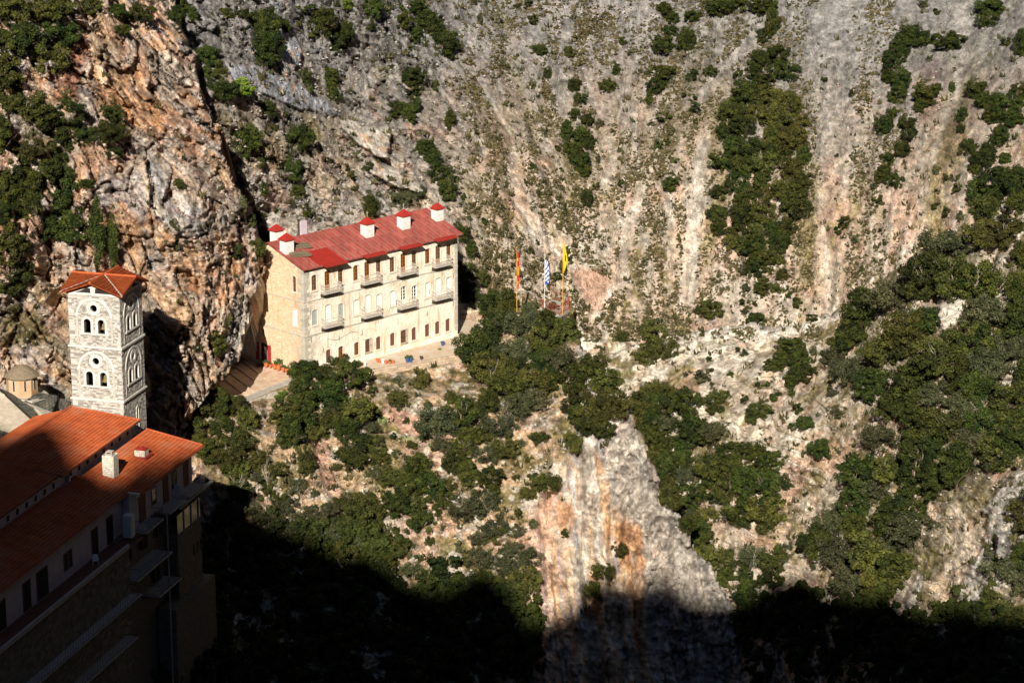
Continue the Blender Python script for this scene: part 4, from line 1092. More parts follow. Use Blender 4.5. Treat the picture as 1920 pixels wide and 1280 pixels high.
for t0, l0, lz, l1, l1z in ((.9, RL, RZ, UL, UZ), (-.3, UL, 1.09, 0, 0)):
    MB().bar((l0, -t0, lz + Z0 + .05), (l1, -t0, l1z + Z0 + .05), .10, 6).build('verge_tiles', M['tile'], org)
MB().bar((.06, .3, Z0 - .06), (.06, -T1, Z0 - .06), .07, 6).build('gutter', M['tile'], org)
MB().bar((-.94, -T1, Z0 + .12), (-.94, -T2, Z0 + .12), .07, 6).build('gutter', M['tile'], org)
# clerestory wall with small windows
cw = MB(); cw.box(RL - 2.6, -T2, Z0 - 2, UL - .6, -1.6, Z0 + 2.12); cw.build('clerestory_wall', M['lavender'], org)
MB().box(UL - 1.6, -15.9, Z0 + .9, UL - .25, -15.5, Z0 + 1.66).box(UL - .9, -17.6, Z0 + .9, UL - .3, -15.9, Z0 + 1.2).build('parapet', M['lavender'], org)
wm = MB().box(-.05, -.24, 0, .03, .24, .55).mesh('clerestory_window'); am = MB().box(-.03, -.32, -.06, .01, .32, .63).mesh('window_frame')
t_ = 2.6
while t_ < T2 - 2:
    if not 15 < t_ < 18:
        o = link('clerestory_window', wm, M['dark'], org, (UL - .56, -t_, Z0 + 1.36)); link('frame', am, M['white_paint'], o)
    t_ += 1.75
# walls of the storeys
TF = 3.4
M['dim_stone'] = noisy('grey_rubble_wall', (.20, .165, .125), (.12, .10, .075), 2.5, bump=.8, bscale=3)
w1 = MB(); w1.box(-14.5, -T1 - .6, Z0 - TF, -.85, -.4, Z0 + .02); w1.box(-14.5, -T2, Z0 - TF - .3, -1.6, -T1 - .6, Z0 + .18)
w1.build('upper_wall', M['lavender'], org)
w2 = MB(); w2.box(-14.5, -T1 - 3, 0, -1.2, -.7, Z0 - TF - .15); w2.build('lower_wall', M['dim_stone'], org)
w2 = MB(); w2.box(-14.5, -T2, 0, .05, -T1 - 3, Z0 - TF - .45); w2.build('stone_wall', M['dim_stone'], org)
s = MB(); v = 0.2                                    # rubble stones of the terrace wall
while v < 10.5:
    h = prng.uniform(.26, .42); u = T1 + 3.1
    while u < T2:
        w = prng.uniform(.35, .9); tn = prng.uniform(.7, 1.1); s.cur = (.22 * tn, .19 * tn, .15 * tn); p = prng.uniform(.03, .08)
        s.box(.05, -u - w + .03, Z0 - TF - .5 - v - h + .03, .05 + p, -u, Z0 - TF - .5 - v); u += w
    v += h
stuff(s.build('wall_stones', M['masonry_blocks'], org, colored=True))
def opening(x, t, z0, w, h, mat='dark', nm='door'):
    o = MB().box(x - .2, -t - w/2, Z0 + z0, x + .03, -t + w/2, Z0 + z0 + h).build(nm, M[mat], org)
    MB().box(x - .02, -t - w/2 - .09, Z0 + z0 + h, x + .06, -t + w/2 + .09, Z0 + z0 + h + .09).box(x - .02, -t - w/2 - .09, Z0 + z0, x + .06, -t - w/2, Z0 + z0 + h).box(x - .02, -t + w/2, Z0 + z0, x + .06, -t + w/2 + .09, Z0 + z0 + h).build('frame', M['wood_dull'], o)
for t_, w_, z_, h_ in ((1.9, .9, -3.3, 2.5), (4.6, .9, -2.6, 1.5), (6.6, 1.0, -3.3, 2.5), (9.3, .9, -2.6, 1.5), (11.9, 1.2, -3.3, 2.5)): opening(-.85, t_, z_, w_, h_, 'wood_dull' if h_ > 2 else 'glass', 'door' if h_ > 2 else 'window')
for t_, w_, z_, h_ in ((17.2, 1.1, -3.6, 2.4), (20.3, 1.1, -3.6, 2.4), (25.2, .5, -2.9, 1.5), (26.1, .5, -2.9, 1.5), (30.6, 1.9, -3.6, 2.4), (33.5, 1.2, -3.6, 2.4), (38, 1.2, -3.6, 2.4)): opening(-1.6, t_, z_, w_, h_, 'dark', 'door' if h_ > 2 else 'window')
for t_, z_, w_, h_ in ((20.5,-5.8,.8,1.0),(24.6,-7.6,1.0,3.0),(29.5,-6.4,.9,1.1),(33.6,-8.0,1.2,2.6),(23,-10.9,1.1,2.0),(28,-10.9,1.4,2.0)): opening(.05, t_, z_, w_, h_, 'dark', 'window')
for t_, z_, w_, h_ in ((4,-6.0,1.0,1.3),(8,-6.0,1.0,1.3),(11.5,-6.0,1.0,1.3),(15,-6.0,1.0,1.2),(9,-10,1.0,1.4)): opening(-.9, t_, z_, w_, h_, 'dark', 'window')
# floors, slabs and ledges
def ledge(t0, t1, l0, l1, z, th, nm='balcony_slab', m='concrete'): return MB().box(l0, -t1, Z0 + z - th, l1, -t0, Z0 + z).build(nm, M[m], org)
ledge(T1 + .6, T2, -1.6, .35, -TF - .28, .18, 'terrace_floor', 'wood_dull'); 
MB().box(.2, -T2, Z0 - TF - .28, .42, -T1 - 3.6, Z0 - TF + .1).build('parapet', M['concrete'], org)
ledge(T1 + 3, 40, .05, 1.15, -8.0, .12); ledge(T1 + 4.5, 40, .05, 1.3, -11.4, .12)
def rail(nm, t0, t1, l0, l1, z, pitch=.16, ends=True, mat='iron'):
    r = MB(); hz = .95
    for zz in (.1, hz):
        r.bar((l1, -t0, Z0 + z + zz), (l1, -t1, Z0 + z + zz), .022, 4)
        if ends:
            for t_ in (t0, t1): r.bar((l0, -t_, Z0 + z + zz), (l1, -t_, Z0 + z + zz), .022, 4)
    n = int((t1 - t0) / pitch)
    for k in range(n + 1): t_ = t0 + (t1 - t0) * k / n; r.bar((l1, -t_, Z0 + z), (l1, -t_, Z0 + z + hz), .012, 4)
    if ends:
        m = int((l1 - l0) / pitch)
        for t_ in (t0, t1):
            for k in range(1, m + 1): l_ = l0 + (l1 - l0) * k / m; r.bar((l_, -t_, Z0 + z), (l_, -t_, Z0 + z + hz), .012, 4)
    r.build(nm, M[mat], org)
for t0, t1 in ((.6, 4.3), (5.2, 9.0), (10.4, 14.3)):
    ledge(t0, t1, -.85, .55, -TF, .16); rail('railing', t0 + .04, t1 - .04, -.8, .5, -TF, mat='iron_pale' if t0 < 9 else 'iron')
MB().box(-.8, -4.75, Z0 - TF, -.2, -4.70, Z0 - 2.2).build('divider_panel', M['white_paint'], org)
rail('railing', T1 + 3.5, 40, .1, 1.1, -8.0, .5); rail('railing', T1 + 4.6, 40, .1, 1.2, -11.4, .5)
MB().box(-.9, -16.0, Z0 - TF, -.1, -15.2, Z0 - 1.4).build('white_cabin', M['white_paint'], org)
MB().box(-.2, -T1 - .55, Z0 - .18, -.05, -T1 + .7, Z0 - .05).box(-1.0, -T1 - .5, Z0 + .05, .1, -T1 - .3, Z0 + .2).build('fascia_board', M['white_paint'], org)
MB().bar((.45, -9.5, 2), (.45, -9.5, Z0 - TF), .07, 6).build('post', M['concrete'], org)
w2 = MB(); w2.box(-1.2, -6.5, 0, .1, -.9, Z0 - 6.5); w2.build('porch_wall', M['dim_stone'], org)
MB().box(.0, -6.4, Z0 - 6.4, .08, -1.0, Z0 - 4.6).build('porch_glazing', M['glass'], org)
def orgw(l, t, z): 
    c_, s_ = math.cos(OYAW), math.sin(OYAW)
    return np.array([OO[0] + c_ * l + s_ * t, OO[1] + s_ * l - c_ * t, OO[2] + z])
# galleries stepping down the gorge side
for t0, t1, z, l1 in ((9.2, 16.8, -6.9, .75), (7.0, 12.0, -10.2, .6)):
    ledge(t0, t1, -1.2, l1, z, .16); rail('railing', t0 + .05, t1 - .05, -1.1, l1 - .05, z, .2)
ledge(-1.5, 6.6, .1, .5, -3.55 - .2, .12, 'gallery_edge', 'concrete')
for t_ in (1.2, 2.0, 2.8): MB().box(-.05, -t_ - .12, Z0 - 9.6, .14, -t_ + .12, Z0 - 8.5).build('window', M['dark'], org)
for t_ in (1.5, 3.2, 4.9): MB().box(.06, -t_ - .06, Z0 - 6.4, .16, -t_ + .06, Z0 - 4.6).build('porch_post', M['concrete'], org)
struct(MB().box(-1, -9, -6, .8, .4, Z0 - 12.6).build('yard', M['dim_stone'], None, (OO[0], OO[1], OO[2] + base_z), OYAW))
# roof chimneys
def org_chimney(l, t, w, h, label, cap):
    zr = -.204 * l
    r = thing('stone_chimney', label, 'chimney', orgw(l, t, zr - .1), OYAW)
    MB().box(-w/2 + .03, -w/2 + .03, 0, w/2 - .03, w/2 - .03, h).build('shaft', M['mortar'], r)
    s = MB(); z = .05
    while z < h - .05:
        hh = prng.uniform(.14, .2)
        for f_ in range(4):
            u = -w/2
            while u < w/2 - .05:
                ww = prng.uniform(.16, .32); ww = min(ww, w/2 - u); tn = prng.uniform(.8, 1.1); s.cur = (.62 * tn, .58 * tn, .48 * tn)
                a, b_ = u + .012, u + ww - .012; d0, d1 = w/2 - .03, w/2 + .02
                if f_ == 0: s.box(a, -d1, z, b_, -d0, z + hh - .02)
                elif f_ == 1: s.box(d0, a, z, d1, b_, z + hh - .02)
                elif f_ == 2: s.box(a, d0, z, b_, d1, z + hh - .02)
                else: s.box(-d1, a, z, -d0, b_, z + hh - .02)
                u += ww
        z += hh
    stuff(s.build('chimney_stones', M['masonry_blocks'], r, colored=True))
    MB().box(-w/2 - .35, -w/2 - .35, .0, w/2 + .35, w/2 + .35, .14 + .2 * 0).build('flashing', M['red_paint'], r) if not cap else None
    if cap: MB().box(-w*.3, -w*.3, h, w*.3, w*.3, h + .1).box(-w*.28, -w*.28, h + .35, w*.28, w*.28, h + .4).box(-w*.26, -w*.26, h + .1, -w*.2, w*.26, h + .35).box(w*.2, -w*.26, h + .1, w*.26, w*.26, h + .35).build('cowl', M['iron_pale'], r)
    else: MB().add([(-w/2-.05,-w/2-.05,h),(w/2+.05,-w/2-.05,h),(w/2+.05,w/2+.05,h),(-w/2-.05,w/2+.05,h),(0,0,h+.22)], [(0,1,4),(1,2,4),(2,3,4),(3,0,4),(3,2,1,0)]).build('cap', M['red_paint'], r)
org_chimney(-3.35, 5.9, .95, .75, 'low white stone chimney with red cap on the orange roof', False)
org_chimney(-3.65, 12.0, 1.05, 1.95, 'tall pale stone chimney with square cowl on the orange roof', True)
# plastic chair on the terrace
t = thing('plastic_chair', 'white plastic armchair standing on the shaded terrace', 'chair', orgw(-.7, 22.2, -TF - .27), OYAW + .5)
MB().box(-.24, -.24, .40, .24, .24, .44).build('seat', M['white_paint'], t)
MB().prism([(-.24, .2, .44), (.24, .2, .44), (.2, .3, .85), (-.2, .3, .85)], (0, .03, 0)).build('backrest', M['white_paint'], t)
for a, b_ in ((-1, -1), (1, -1), (1, 1), (-1, 1)): MB().bar((a * .26, b_ * .25, 0), (a * .22, b_ * .21, .41), .025, 5).build('leg', M['white_paint'], t)
for a in (-1, 1): MB().box(a * .25 - .02, -.22, .62, a * .25 + .02, .26, .65).box(a * .25 - .02, -.22, .44, a * .25 + .02, -.18, .62).build('armrest', M['white_paint'], t)

# ---- chapel and slate roofs under the cliff at the left
def kat(px, py, Y): return at(px, py, Y)
cb = kat(42, 737, 243)
t = thing('chapel_apse', 'small polygonal stone chapel with domed roof and cross under the cliff', 'chapel', cb, 0)
n = 8; rr = 1.5; hh = 1.75
q = MB(); q.lathe([(rr, -1.5), (rr, hh), (rr * .98, hh)], n=n); q.build('wall', noisy('chapel_wall', (.52, .38, .24), (.42, .28, .17), 2.5, bump=.5, third=(.55, .27, .13)), t)
q = MB(); q.lathe([(rr + .18, hh), (rr + .2, hh + .08), (rr * .8, hh + .5), (rr * .5, hh + .85), (rr * .2, hh + 1.02), (.02, hh + 1.08)], n=16); q.build('dome', noisy('moss_dome', (.26, .21, .14), (.17, .13, .085), 4, bump=.8), t)
MB().bar((0, 0, hh + 1.0), (0, 0, hh + 1.7), .06, 5).bar((-.2, 0, hh + 1.45), (.2, 0, hh + 1.45), .05, 5).build('cross', M['concrete'], t)
for a in (-112.5, -67.5, -22.5):
    ca, sa = math.cos(R(a)), math.sin(R(a)); rm = rr * math.cos(math.pi / n)
    o = MB().box(-.08, -.03, 0, .08, .03, 1.0).build('window', M['dark'], t, (ca * rm, sa * rm, .55), R(a + 90))
    MB().box(-.14, -.02, -.08, -.08, .04, 1.06).box(.08, -.02, -.08, .14, .04, 1.06).box(-.14, -.02, 1.06, .14, .04, 1.14).build('frame', M['concrete'], o)
# slate roofs: rows of individual slabs
def slate_roof(name, label, quad, rows_, cols, walls):
    A_, B_, C_, D_ = [np.array(p) for p in quad]           # A-B upper edge, D-C lower edge
    t = thing(name, label, 'roof', A_, 0)
    n = np.cross(B_ - A_, D_ - A_); n /= np.linalg.norm(n); n *= 1 if n[2] > 0 else -1
    q = MB(); q.prism([p - A_ - n * .02 for p in (A_, B_, C_, D_)], tuple(-n * .2)); q.build('roof_deck', M['dark'], t)
    big = []
    s = MB()
    for i in range(rows_):
        for j in range(cols):
            def P_(u, v): u = min(1, max(0, u)); return (A_ * (1 - u) + B_ * u) * (1 - v) + (D_ * (1 - u) + C_ * u) * v - A_
            u0 = (j + (i % 2) * .5 - .5) / cols; u1 = u0 + 1 / cols
            if min(1, u1) - max(0, u0) < .2 / cols: continue
            g = .06 / cols; v0, v1 = i / rows_, min(1.02, (i + 1.15 + prng.uniform(-.08, .12)) / rows_)
            tn = prng.uniform(.5, 1.3); s.cur = (.13 * tn, .125 * tn, .105 * tn) if prng.random() > .2 else (.2 * tn, .18 * tn, .12 * tn)
            a_, b_, c_, d_ = P_(u0 + g, v0), P_(u1 - g, v0), P_(u1 - g, v1), P_(u0 + g, v1); h = prng.uniform(.05, .09)
            s.add([a_ + n * .01, b_ + n * .01, c_ + n * h, d_ + n * h, c_ + n * (h - .05), d_ + n * (h - .05)], [(0,1,2,3),(3,2,1,0),(3,2,4,5),(5,4,2,3)])
    stuff(s.build('slate_slabs', M['slate'], t, colored=True))
    if walls:
        q = MB(); dn = np.array([0, 0, -3.5])
        q.add([D_ - A_, C_ - A_, C_ - A_ + dn, D_ - A_ + dn], [(0,1,2,3),(3,2,1,0)]); q.add([B_ - A_, C_ - A_, C_ - A_ + dn, B_ - A_ + dn], [(0,1,2,3),(3,2,1,0)]); q.build('wall', M['concrete'], t)
slate_roof('slate_roof', 'dark slate roof right of the small chapel', [kat(72,735,243), kat(110,742,243.5), kat(98,772,240), kat(45,752,240.5)], 6, 8, True)
slate_roof('slate_roof', 'curved band of slate roof between chapel and orange roof', [kat(0,728,242), kat(14,733,242), kat(86,780,238.5), kat(68,791,236.5)], 6, 20, False)
slate_roof('slate_roof', 'lower dark slate roof at the left edge of the picture', [kat(-40,770,240), kat(52,808,238), kat(-5,845,232), kat(-60,850,232)], 12, 14, False)
slate_roof('slate_roof', 'small slate roof fragment between chapel and bell tower', [kat(108,745,244), kat(134,752,244), kat(134,768,241), kat(112,772,241)], 4, 4, False)
q = MB(); P4 = [kat(-60,745,241), kat(-60,800,238), kat(60,812,236), kat(98,790,236.5), kat(60,760,240), kat(0,735,241.5)]
q.prism([p - P4[0] for p in P4], (0, 0, -3)); tag(q.build('plastered_vault', noisy('vault_plaster', (.46, .40, .31), (.34, .29, .22), 2, bump=.5), None, P4[0]), 'pale plastered vault between the slate roofs at the left edge', 'vault')
q = MB(); P4 = [kat(10,736,244), kat(20,745,241), kat(60,752,240.5), kat(100,745,243), kat(75,725,246), kat(5,720,246)]
q.prism([p - P4[0] for p in P4], (0, 0, -3)); tag(q.build('rubble_platform', M['mortar'], None, P4[0]), 'rubble platform the small chapel stands on', 'platform')

# ---- terrace, steps, walls, pots, flags
def tz(px, py, z): return at_z(px, py, z)
ter = [tz(572,712,ZT), tz(700,694,ZT), tz(770,682,ZT), tz(850,668,ZT), tz(880,664,ZT), tz(905,640,ZT), tz(930,632,ZT), tz(930,590,ZT), mworld(L + 1, 6, 0), mworld(L - 1, 1, 0), mworld(1, 1, 0), mworld(-.3, .4, 0)]
c0 = ter[0]
o = MB().prism([p - c0 for p in ter], (0, 0, -1.6)).build('terrace_floor', noisy('terrace_paving', (.58, .48, .36), (.48, .36, .25), 1.6, bump=.4, third=(.56, .52, .45)), None, c0); struct(o)
# retaining wall of the terrace: single stones
rw = thing('retaining_wall', 'low rubble retaining wall along the outer edge of the monastery terrace', 'wall', c0)
pts = [p - c0 for p in ter[:6]]
s = MB()
for a, b_ in zip(pts[:-1], pts[1:]):
    Ls = np.linalg.norm(b_ - a); d = (b_ - a) / Ls; nn = np.array([d[1], -d[0], 0])
    for k in range(7):
        u = 0
        while u < Ls:
            w = prng.uniform(.22, .55); tn = prng.uniform(.75, 1.15); s.cur = (.46 * tn, .36 * tn, .26 * tn); h = .26; z = .18 - (k + 1) * h; pr_ = prng.uniform(.05, .18)
            p0 = a + d * (u + .015) - nn * .15; p1 = a + d * (u + w - .015) - nn * .15
            s.prism([p0 + (0, 0, z), p1 + (0, 0, z), p1 + (0, 0, z + h - .03), p0 + (0, 0, z + h - .03)], tuple(nn * (.25 + pr_))); u += w
stuff(s.build('wall_stones', M['masonry_blocks'], rw, colored=True))
# stepped, paved ramp up to the entrance: each paving strip a slab of its own
rmp = thing('stepped_ramp', 'broad paved ramp of shallow stone steps leading to the monastery door', 'steps', tz(470, 700, ZT - .3))
rc = tz(470, 700, ZT - .3)
for k in range(9):
    f0, f1 = k / 9, (k + 1) / 9
    Lp = lambda f_: tz(478 - 105 * f_, 655 + 98 * f_, ZT - .05 - f_ * .75)
    Rp = lambda f_: tz(548 - 155 * f_, 708 + 62 * f_, ZT - .05 - f_ * .75)
    a, b_, c_, d_ = Lp(f0), Rp(f0), Rp(f1 + .004), Lp(f1 + .004)
    zz = ZT - .02 - (k + 1) * .09
    quad = [np.array([p[0], p[1], zz]) - rc for p in (a, b_, c_, d_)]
    MB().prism(quad, (0, 0, -1.4)).build('step', M['paving'], rmp)
cw_ = thing('ramp_kerb_wall', 'pale stone kerb wall along the lower side of the stepped ramp', 'wall', tz(470, 740, ZT - .5))
c1 = tz(470, 740, ZT - .5); q = MB()
a, b_ = tz(555, 705, ZT + .15) - c1, tz(384, 774, ZT - .5) - c1
d = (b_ - a); d /= np.linalg.norm(d); nn = np.array([-d[1], d[0], 0]); nn *= -1 if nn[1] > 0 else 1
q.prism([a, b_, b_ + nn * .35, a + nn * .35], (0, 0, -.45)); q.build('coping', M['concrete'], cw_)
s = MB(); Ls = np.linalg.norm(b_ - a)
for k in range(6):
    u = 0
    while u < Ls:
        w = prng.uniform(.3, .6); tn = prng.uniform(.75, 1.15); s.cur = (.55 * tn, .49 * tn, .40 * tn)
        p0 = a + (b_ - a) * (u / Ls) + nn * .05; p1 = a + (b_ - a) * (min(u + w - .03, Ls) / Ls) + nn * .05; z = -.46 - (k + 1) * .27
        s.prism([p0 + (0, 0, z), p1 + (0, 0, z), p1 + (0, 0, z + .24), p0 + (0, 0, z + .24)], tuple(nn * prng.uniform(.15, .28))); u += w
stuff(s.build('wall_stones', M['masonry_blocks'], cw_, colored=True))
# doormat
t = tz(489, 683, ZT + .0); tag(MB().box(-.6, -.35, 0, .6, .35, .02).build('doormat', M['iron'], None, t + (0, 0, .0), MYAW), 'dark doormat in front of the monastery entrance', 'doormat')
# flower pots
potm = MB().lathe([(.12, 0), (.2, .34), (.23, .34), (.23, .42), (.19, .42), (.18, .38), (.02, .38)], n=12).mesh('pot')
def plant_mesh(seed, r=.3, n=60):
    g = np.random.default_rng(seed); V = []; F = []
    for k in range(n):
        d = g.normal(size=3); d /= np.linalg.norm(d); d[2] = abs(d[2]); p = d * r * g.uniform(.4, 1) + (0, 0, .42)
        u = g.normal(size=3); u /= np.linalg.norm(u); w = np.cross(u, d); w /= np.linalg.norm(w) + 1e-6
        m = len(V); V += [p - u * .07, p + w * .05, p + u * .07, p - w * .05]; F.append((m, m+1, m+2, m+3))
    return np_mesh('plant', V, F)
M['leaf_small'] = noisy('pot_leaf', (.05, .10, .02), (.03, .06, .015), 4)
plm = [plant_mesh(k) for k in range(3)]
POTS = [(499,688,'o',1,1.1),(507,689,'o',1,.8),(515,691,'o',0,1.2),(522,694,'g',1,1.2),(531,696,'o',1,1.0),(538,698,'o',1,1.0),(546,701,'o',1,1.0),(653,690,'o',1,.9),(659,689,'r',1,.9),(668,688,'o',1,.9),(678,686,'o',0,.8),(684,685,'w',0,.8),
        (708,679,'o',0,.8),(713,680,'o',0,.8),(718,681,'w',0,.9),(724,682,'o',0,.8),(731,682,'o',1,.7),(737,681,'o',0,.7),(764,679,'b',1,1.1),(770,678,'b',1,1.0),(790,674,'d',0,.8),(830,648,'b',0,1.0)]
pw = ['terracotta pot', 'blue pot', 'white pot']
for i, (px, py, c_, pl_, s_) in enumerate(POTS):
    P = at_z(px, py, ZT)
    ordn = ['first','second','third','fourth','fifth','sixth','seventh','eighth','ninth','tenth','eleventh','twelfth']
    where = ('at the entrance steps, %s from the door' % ordn[i]) if i < 7 else ('below the ground floor windows, %s from the big tree' % ordn[i - 7]) if i < 18 else ['on the terrace edge, left one under the oleander', 'on the terrace edge, right one under the oleander', 'lying dark beside the oleander', 'standing alone near the right corner of the building'][i - 18]
    cn = {'o': 'terracotta', 'g': 'terracotta', 'r': 'red', 'w': 'white', 'b': 'blue', 'd': 'dark'}[c_]
    t = thing('flower_pot', '%s flower pot %s%s' % (cn, 'with green plant ' if pl_ else '', where), 'flower pot', P, 0, 'flower pots on the terrace')
    mt = {'o': 'pot', 'g': 'pot', 'r': 'red_paint', 'w': 'potw', 'b': 'blue', 'd': 'iron'}[c_]
    pm_ = potm if mt == 'pot' else potm.copy()
    if mt != 'pot': pm_.materials.clear()
    o = link('pot', pm_, M[mt], t); o.scale = (s_ * 1.15,) * 3
    if pl_: o = link('plant', plm[i % 3], M['leaf_small'], t); o.scale = (s_ * (1.6 if c_ == 'g' else 1.1),) * 3

# flag platform with red railing
FP = at(1046, 585, 288.0)
fz = FP[2]
plat = thing('flag_platform', 'small concrete lookout platform with red railing at the end of the terrace', 'platform', FP)
c2 = [at_z(1012, 576, fz) - FP, at_z(1048, 590, fz) - FP, at_z(1068, 579, fz) - FP, at_z(1064, 566, fz) - FP, at_z(1034, 562, fz) - FP]
MB().prism(c2, (0, 0, -.35)).build('slab', M['concrete'], plat)
r = MB()
for a, b_ in ((0, 1), (1, 2), (2, 3), (3, 4)):
    p0, p1 = c2[a], c2[b_]; Ls = np.linalg.norm(p1 - p0); n = max(2, int(Ls / .25))
    for zz in (.15, 1.0): r.bar(p0 + (0, 0, zz), p1 + (0, 0, zz), .03, 4)
    for k in range(n + 1): p = p0 + (p1 - p0) * k / n; r.bar(p, p + (0, 0, 1.0), .018, 4)
M['red_rail'] = noisy('red_iron', (.36, .06, .04), (.28, .07, .05), 4)
r.build('railing', M['red_rail'], plat)
MB().prism([at_z(1068, 580, fz) - FP + (0, 0, -.1), at_z(1050, 590, fz) - FP + (0, 0, -.1), at_z(1054, 600, fz - 1) - FP, at_z(1074, 590, fz - 1) - FP], (0, 0, -.25)).build('sloping_slab', M['concrete'], plat)
def flag(px, pyb, pyt, Y, label, kind, y0, y1, wmax):
    Pb = at(px, pyb, Y); Pt = at(px, pyt, Y); Hh = (Pt[2] - Pb[2])
    t = thing('flagpole', label, 'flag', Pb, 0, 'flags on the lookout')
    mp_ = {'g': 'white_paint'}.get(kind, 'pole_yellow')
    MB().bar((0, 0, -.6), (0, 0, Hh), .04, 8, .025).lathe([(.02, -.05), (.09, .03), (.02, .12)], (0, 0, Hh), 8).build('pole', M[mp_], t)
    zt = (at(px, y0, Y)[2] - Pb[2]); zb = (at(px, y1, Y)[2] - Pb[2])
    nu, nv = 10, 40; V = []; Cc = []
    for j in range(nv + 1):
        v = j / nv
        for i in range(nu + 1):
            u = i / nu
            wd = wmax * (.25 + .75 * math.sin(math.pi * min(1, v * .9 + .05)) ** .6) * (1 if kind != 'y' else (.3 + 1.2 * min(v * 2, 2 - 2 * v)))
            x = u * wd * .8 + .05; y = math.sin(u * 9 + v * 3) * .16 * (u + .2)
            z = zt + (zb - zt) * v - u * wd * .55
            V.append((x, y, z))
            if kind == 'r': c_ = (.5, .03, .02) if not (.38 < v < .62 and .1 < u < .8 or abs(v - .2) < .04 and u < .6 or abs(v - .82) < .04 and u < .7) else (.6, .36, .03)
            elif kind == 'g':
                st__ = int((v * 1.15 + u * .35) * 9); c_ = (.04, .08, .38) if st__ % 2 == 0 else (.75, .75, .75)
                if v < .25 and u < .5: c_ = (.04, .08, .38) if not (abs(v - .12) < .03 or abs(u - .25) < .1) else (.75, .75, .75)
                if v > .86: c_ = (.03, .07, .42)
            else: c_ = (.6, .48, .02) if not (.42 < v < .62 and .3 < u < .7) else (.06, .05, .02)
            Cc.append(c_)
    F = [(j*(nu+1)+i, j*(nu+1)+i+1, (j+1)*(nu+1)+i+1, (j+1)*(nu+1)+i) for j in range(nv) for i in range(nu)]
    V2_ = [(a, b + .012, c) for a, b, c in V]; nV = len(V)
    F2 = F + [tuple(k + nV for k in f_[::-1]) for f_ in F]
    link('flag', np_mesh('flag', V + V2_, F2, Cc + Cc), M['flat'], t)
M['pole_yellow'] = noisy('yellow_pole', (.62, .34, .05), (.5, .25, .03), 4)
flag(1021, 578, 478, 288.5, 'blue and white striped flag hanging on a white pole at the lookout', 'g', 486, 532, .6)
flag(1055, 582, 447, 287.5, 'yellow flag with dark emblem on the tallest yellow pole', 'y', 450, 512, .42)
flag(969, 575, 465, 289, 'red and yellow flag hanging limp on a pole behind the big tree', 'r', 472, 541, .32)
# path railing and low wall right of the monastery
P0 = at(862, 588, 301.0); t = thing('garden_wall', 'low stone wall behind the terrace right of the monastery', 'wall', P0)
s = MB(); Q0, Q1 = at(862, 588, 301) - P0, at(922, 592, 300) - P0; dv = (Q1 - Q0); Ls = np.linalg.norm(dv); dv /= Ls
for k in range(6):
    u = 0
    while u < Ls:
        w = prng.uniform(.25, .6); tn = prng.uniform(.8, 1.15); s.cur = (.50 * tn, .44 * tn, .34 * tn); p = Q0 + dv * u
        s.box(p[0], -prng.uniform(.2, .3), .2 - k * .25, p[0] + w - .03, .2, .42 - k * .25); u += w
stuff(s.build('wall_stones', M['masonry_blocks'], t, colored=True))
# timber leaning on the shaded wall
for k in range(0): pass

# ------------------------------------------------------------------ trees and shrubs
def leafmat(name, c1, c2, var=.3):
    m, t, b = nodemat(name, .75, .15)
    ca = N(t, 'ShaderNodeVertexColor', layer_name='Col'); sc_ = N(t, 'ShaderNodeSeparateColor'); t.links.new(ca.outputs[0], sc_.inputs[0])
    c = mixcol(t, sc_.outputs[0], c1, c2)
    oi = N(t, 'ShaderNodeObjectInfo'); hs = N(t, 'ShaderNodeHueSaturation'); t.links.new(c, hs.inputs['Color'])
    mr = N(t, 'ShaderNodeMapRange'); mr.inputs[3].default_value = 1 - var; mr.inputs[4].default_value = 1 + var; t.links.new(oi.outputs['Random'], mr.inputs[0]); t.links.new(mr.outputs[0], hs.inputs['Value'])
    m2_ = N(t, 'ShaderNodeMath', operation='FRACT'); m3_ = N(t, 'ShaderNodeMath', operation='MULTIPLY'); m3_.inputs[1].default_value = 7.31; t.links.new(oi.outputs['Random'], m3_.inputs[0]); t.links.new(m3_.outputs[0], m2_.inputs[0])
    mh = N(t, 'ShaderNodeMapRange'); mh.inputs[3].default_value = .475; mh.inputs[4].default_value = .525; t.links.new(m2_.outputs[0], mh.inputs[0]); t.links.new(mh.outputs[0], hs.inputs['Hue'])
    t.links.new(hs.outputs[0], b.inputs['Base Color'])
    return m
M['leaf_dark'] = leafmat('evergreen_leaf', (.010, .018, .004), (.050, .060, .010))
M['leaf_olive'] = leafmat('olive_leaf', (.020, .025, .006), (.080, .082, .016))
M['leaf_fresh'] = leafmat('fresh_leaf', (.05, .09, .012), (.14, .19, .025))
M['leaf_grey'] = leafmat('grey_green_leaf', (.028, .033, .014), (.080, .082, .036))
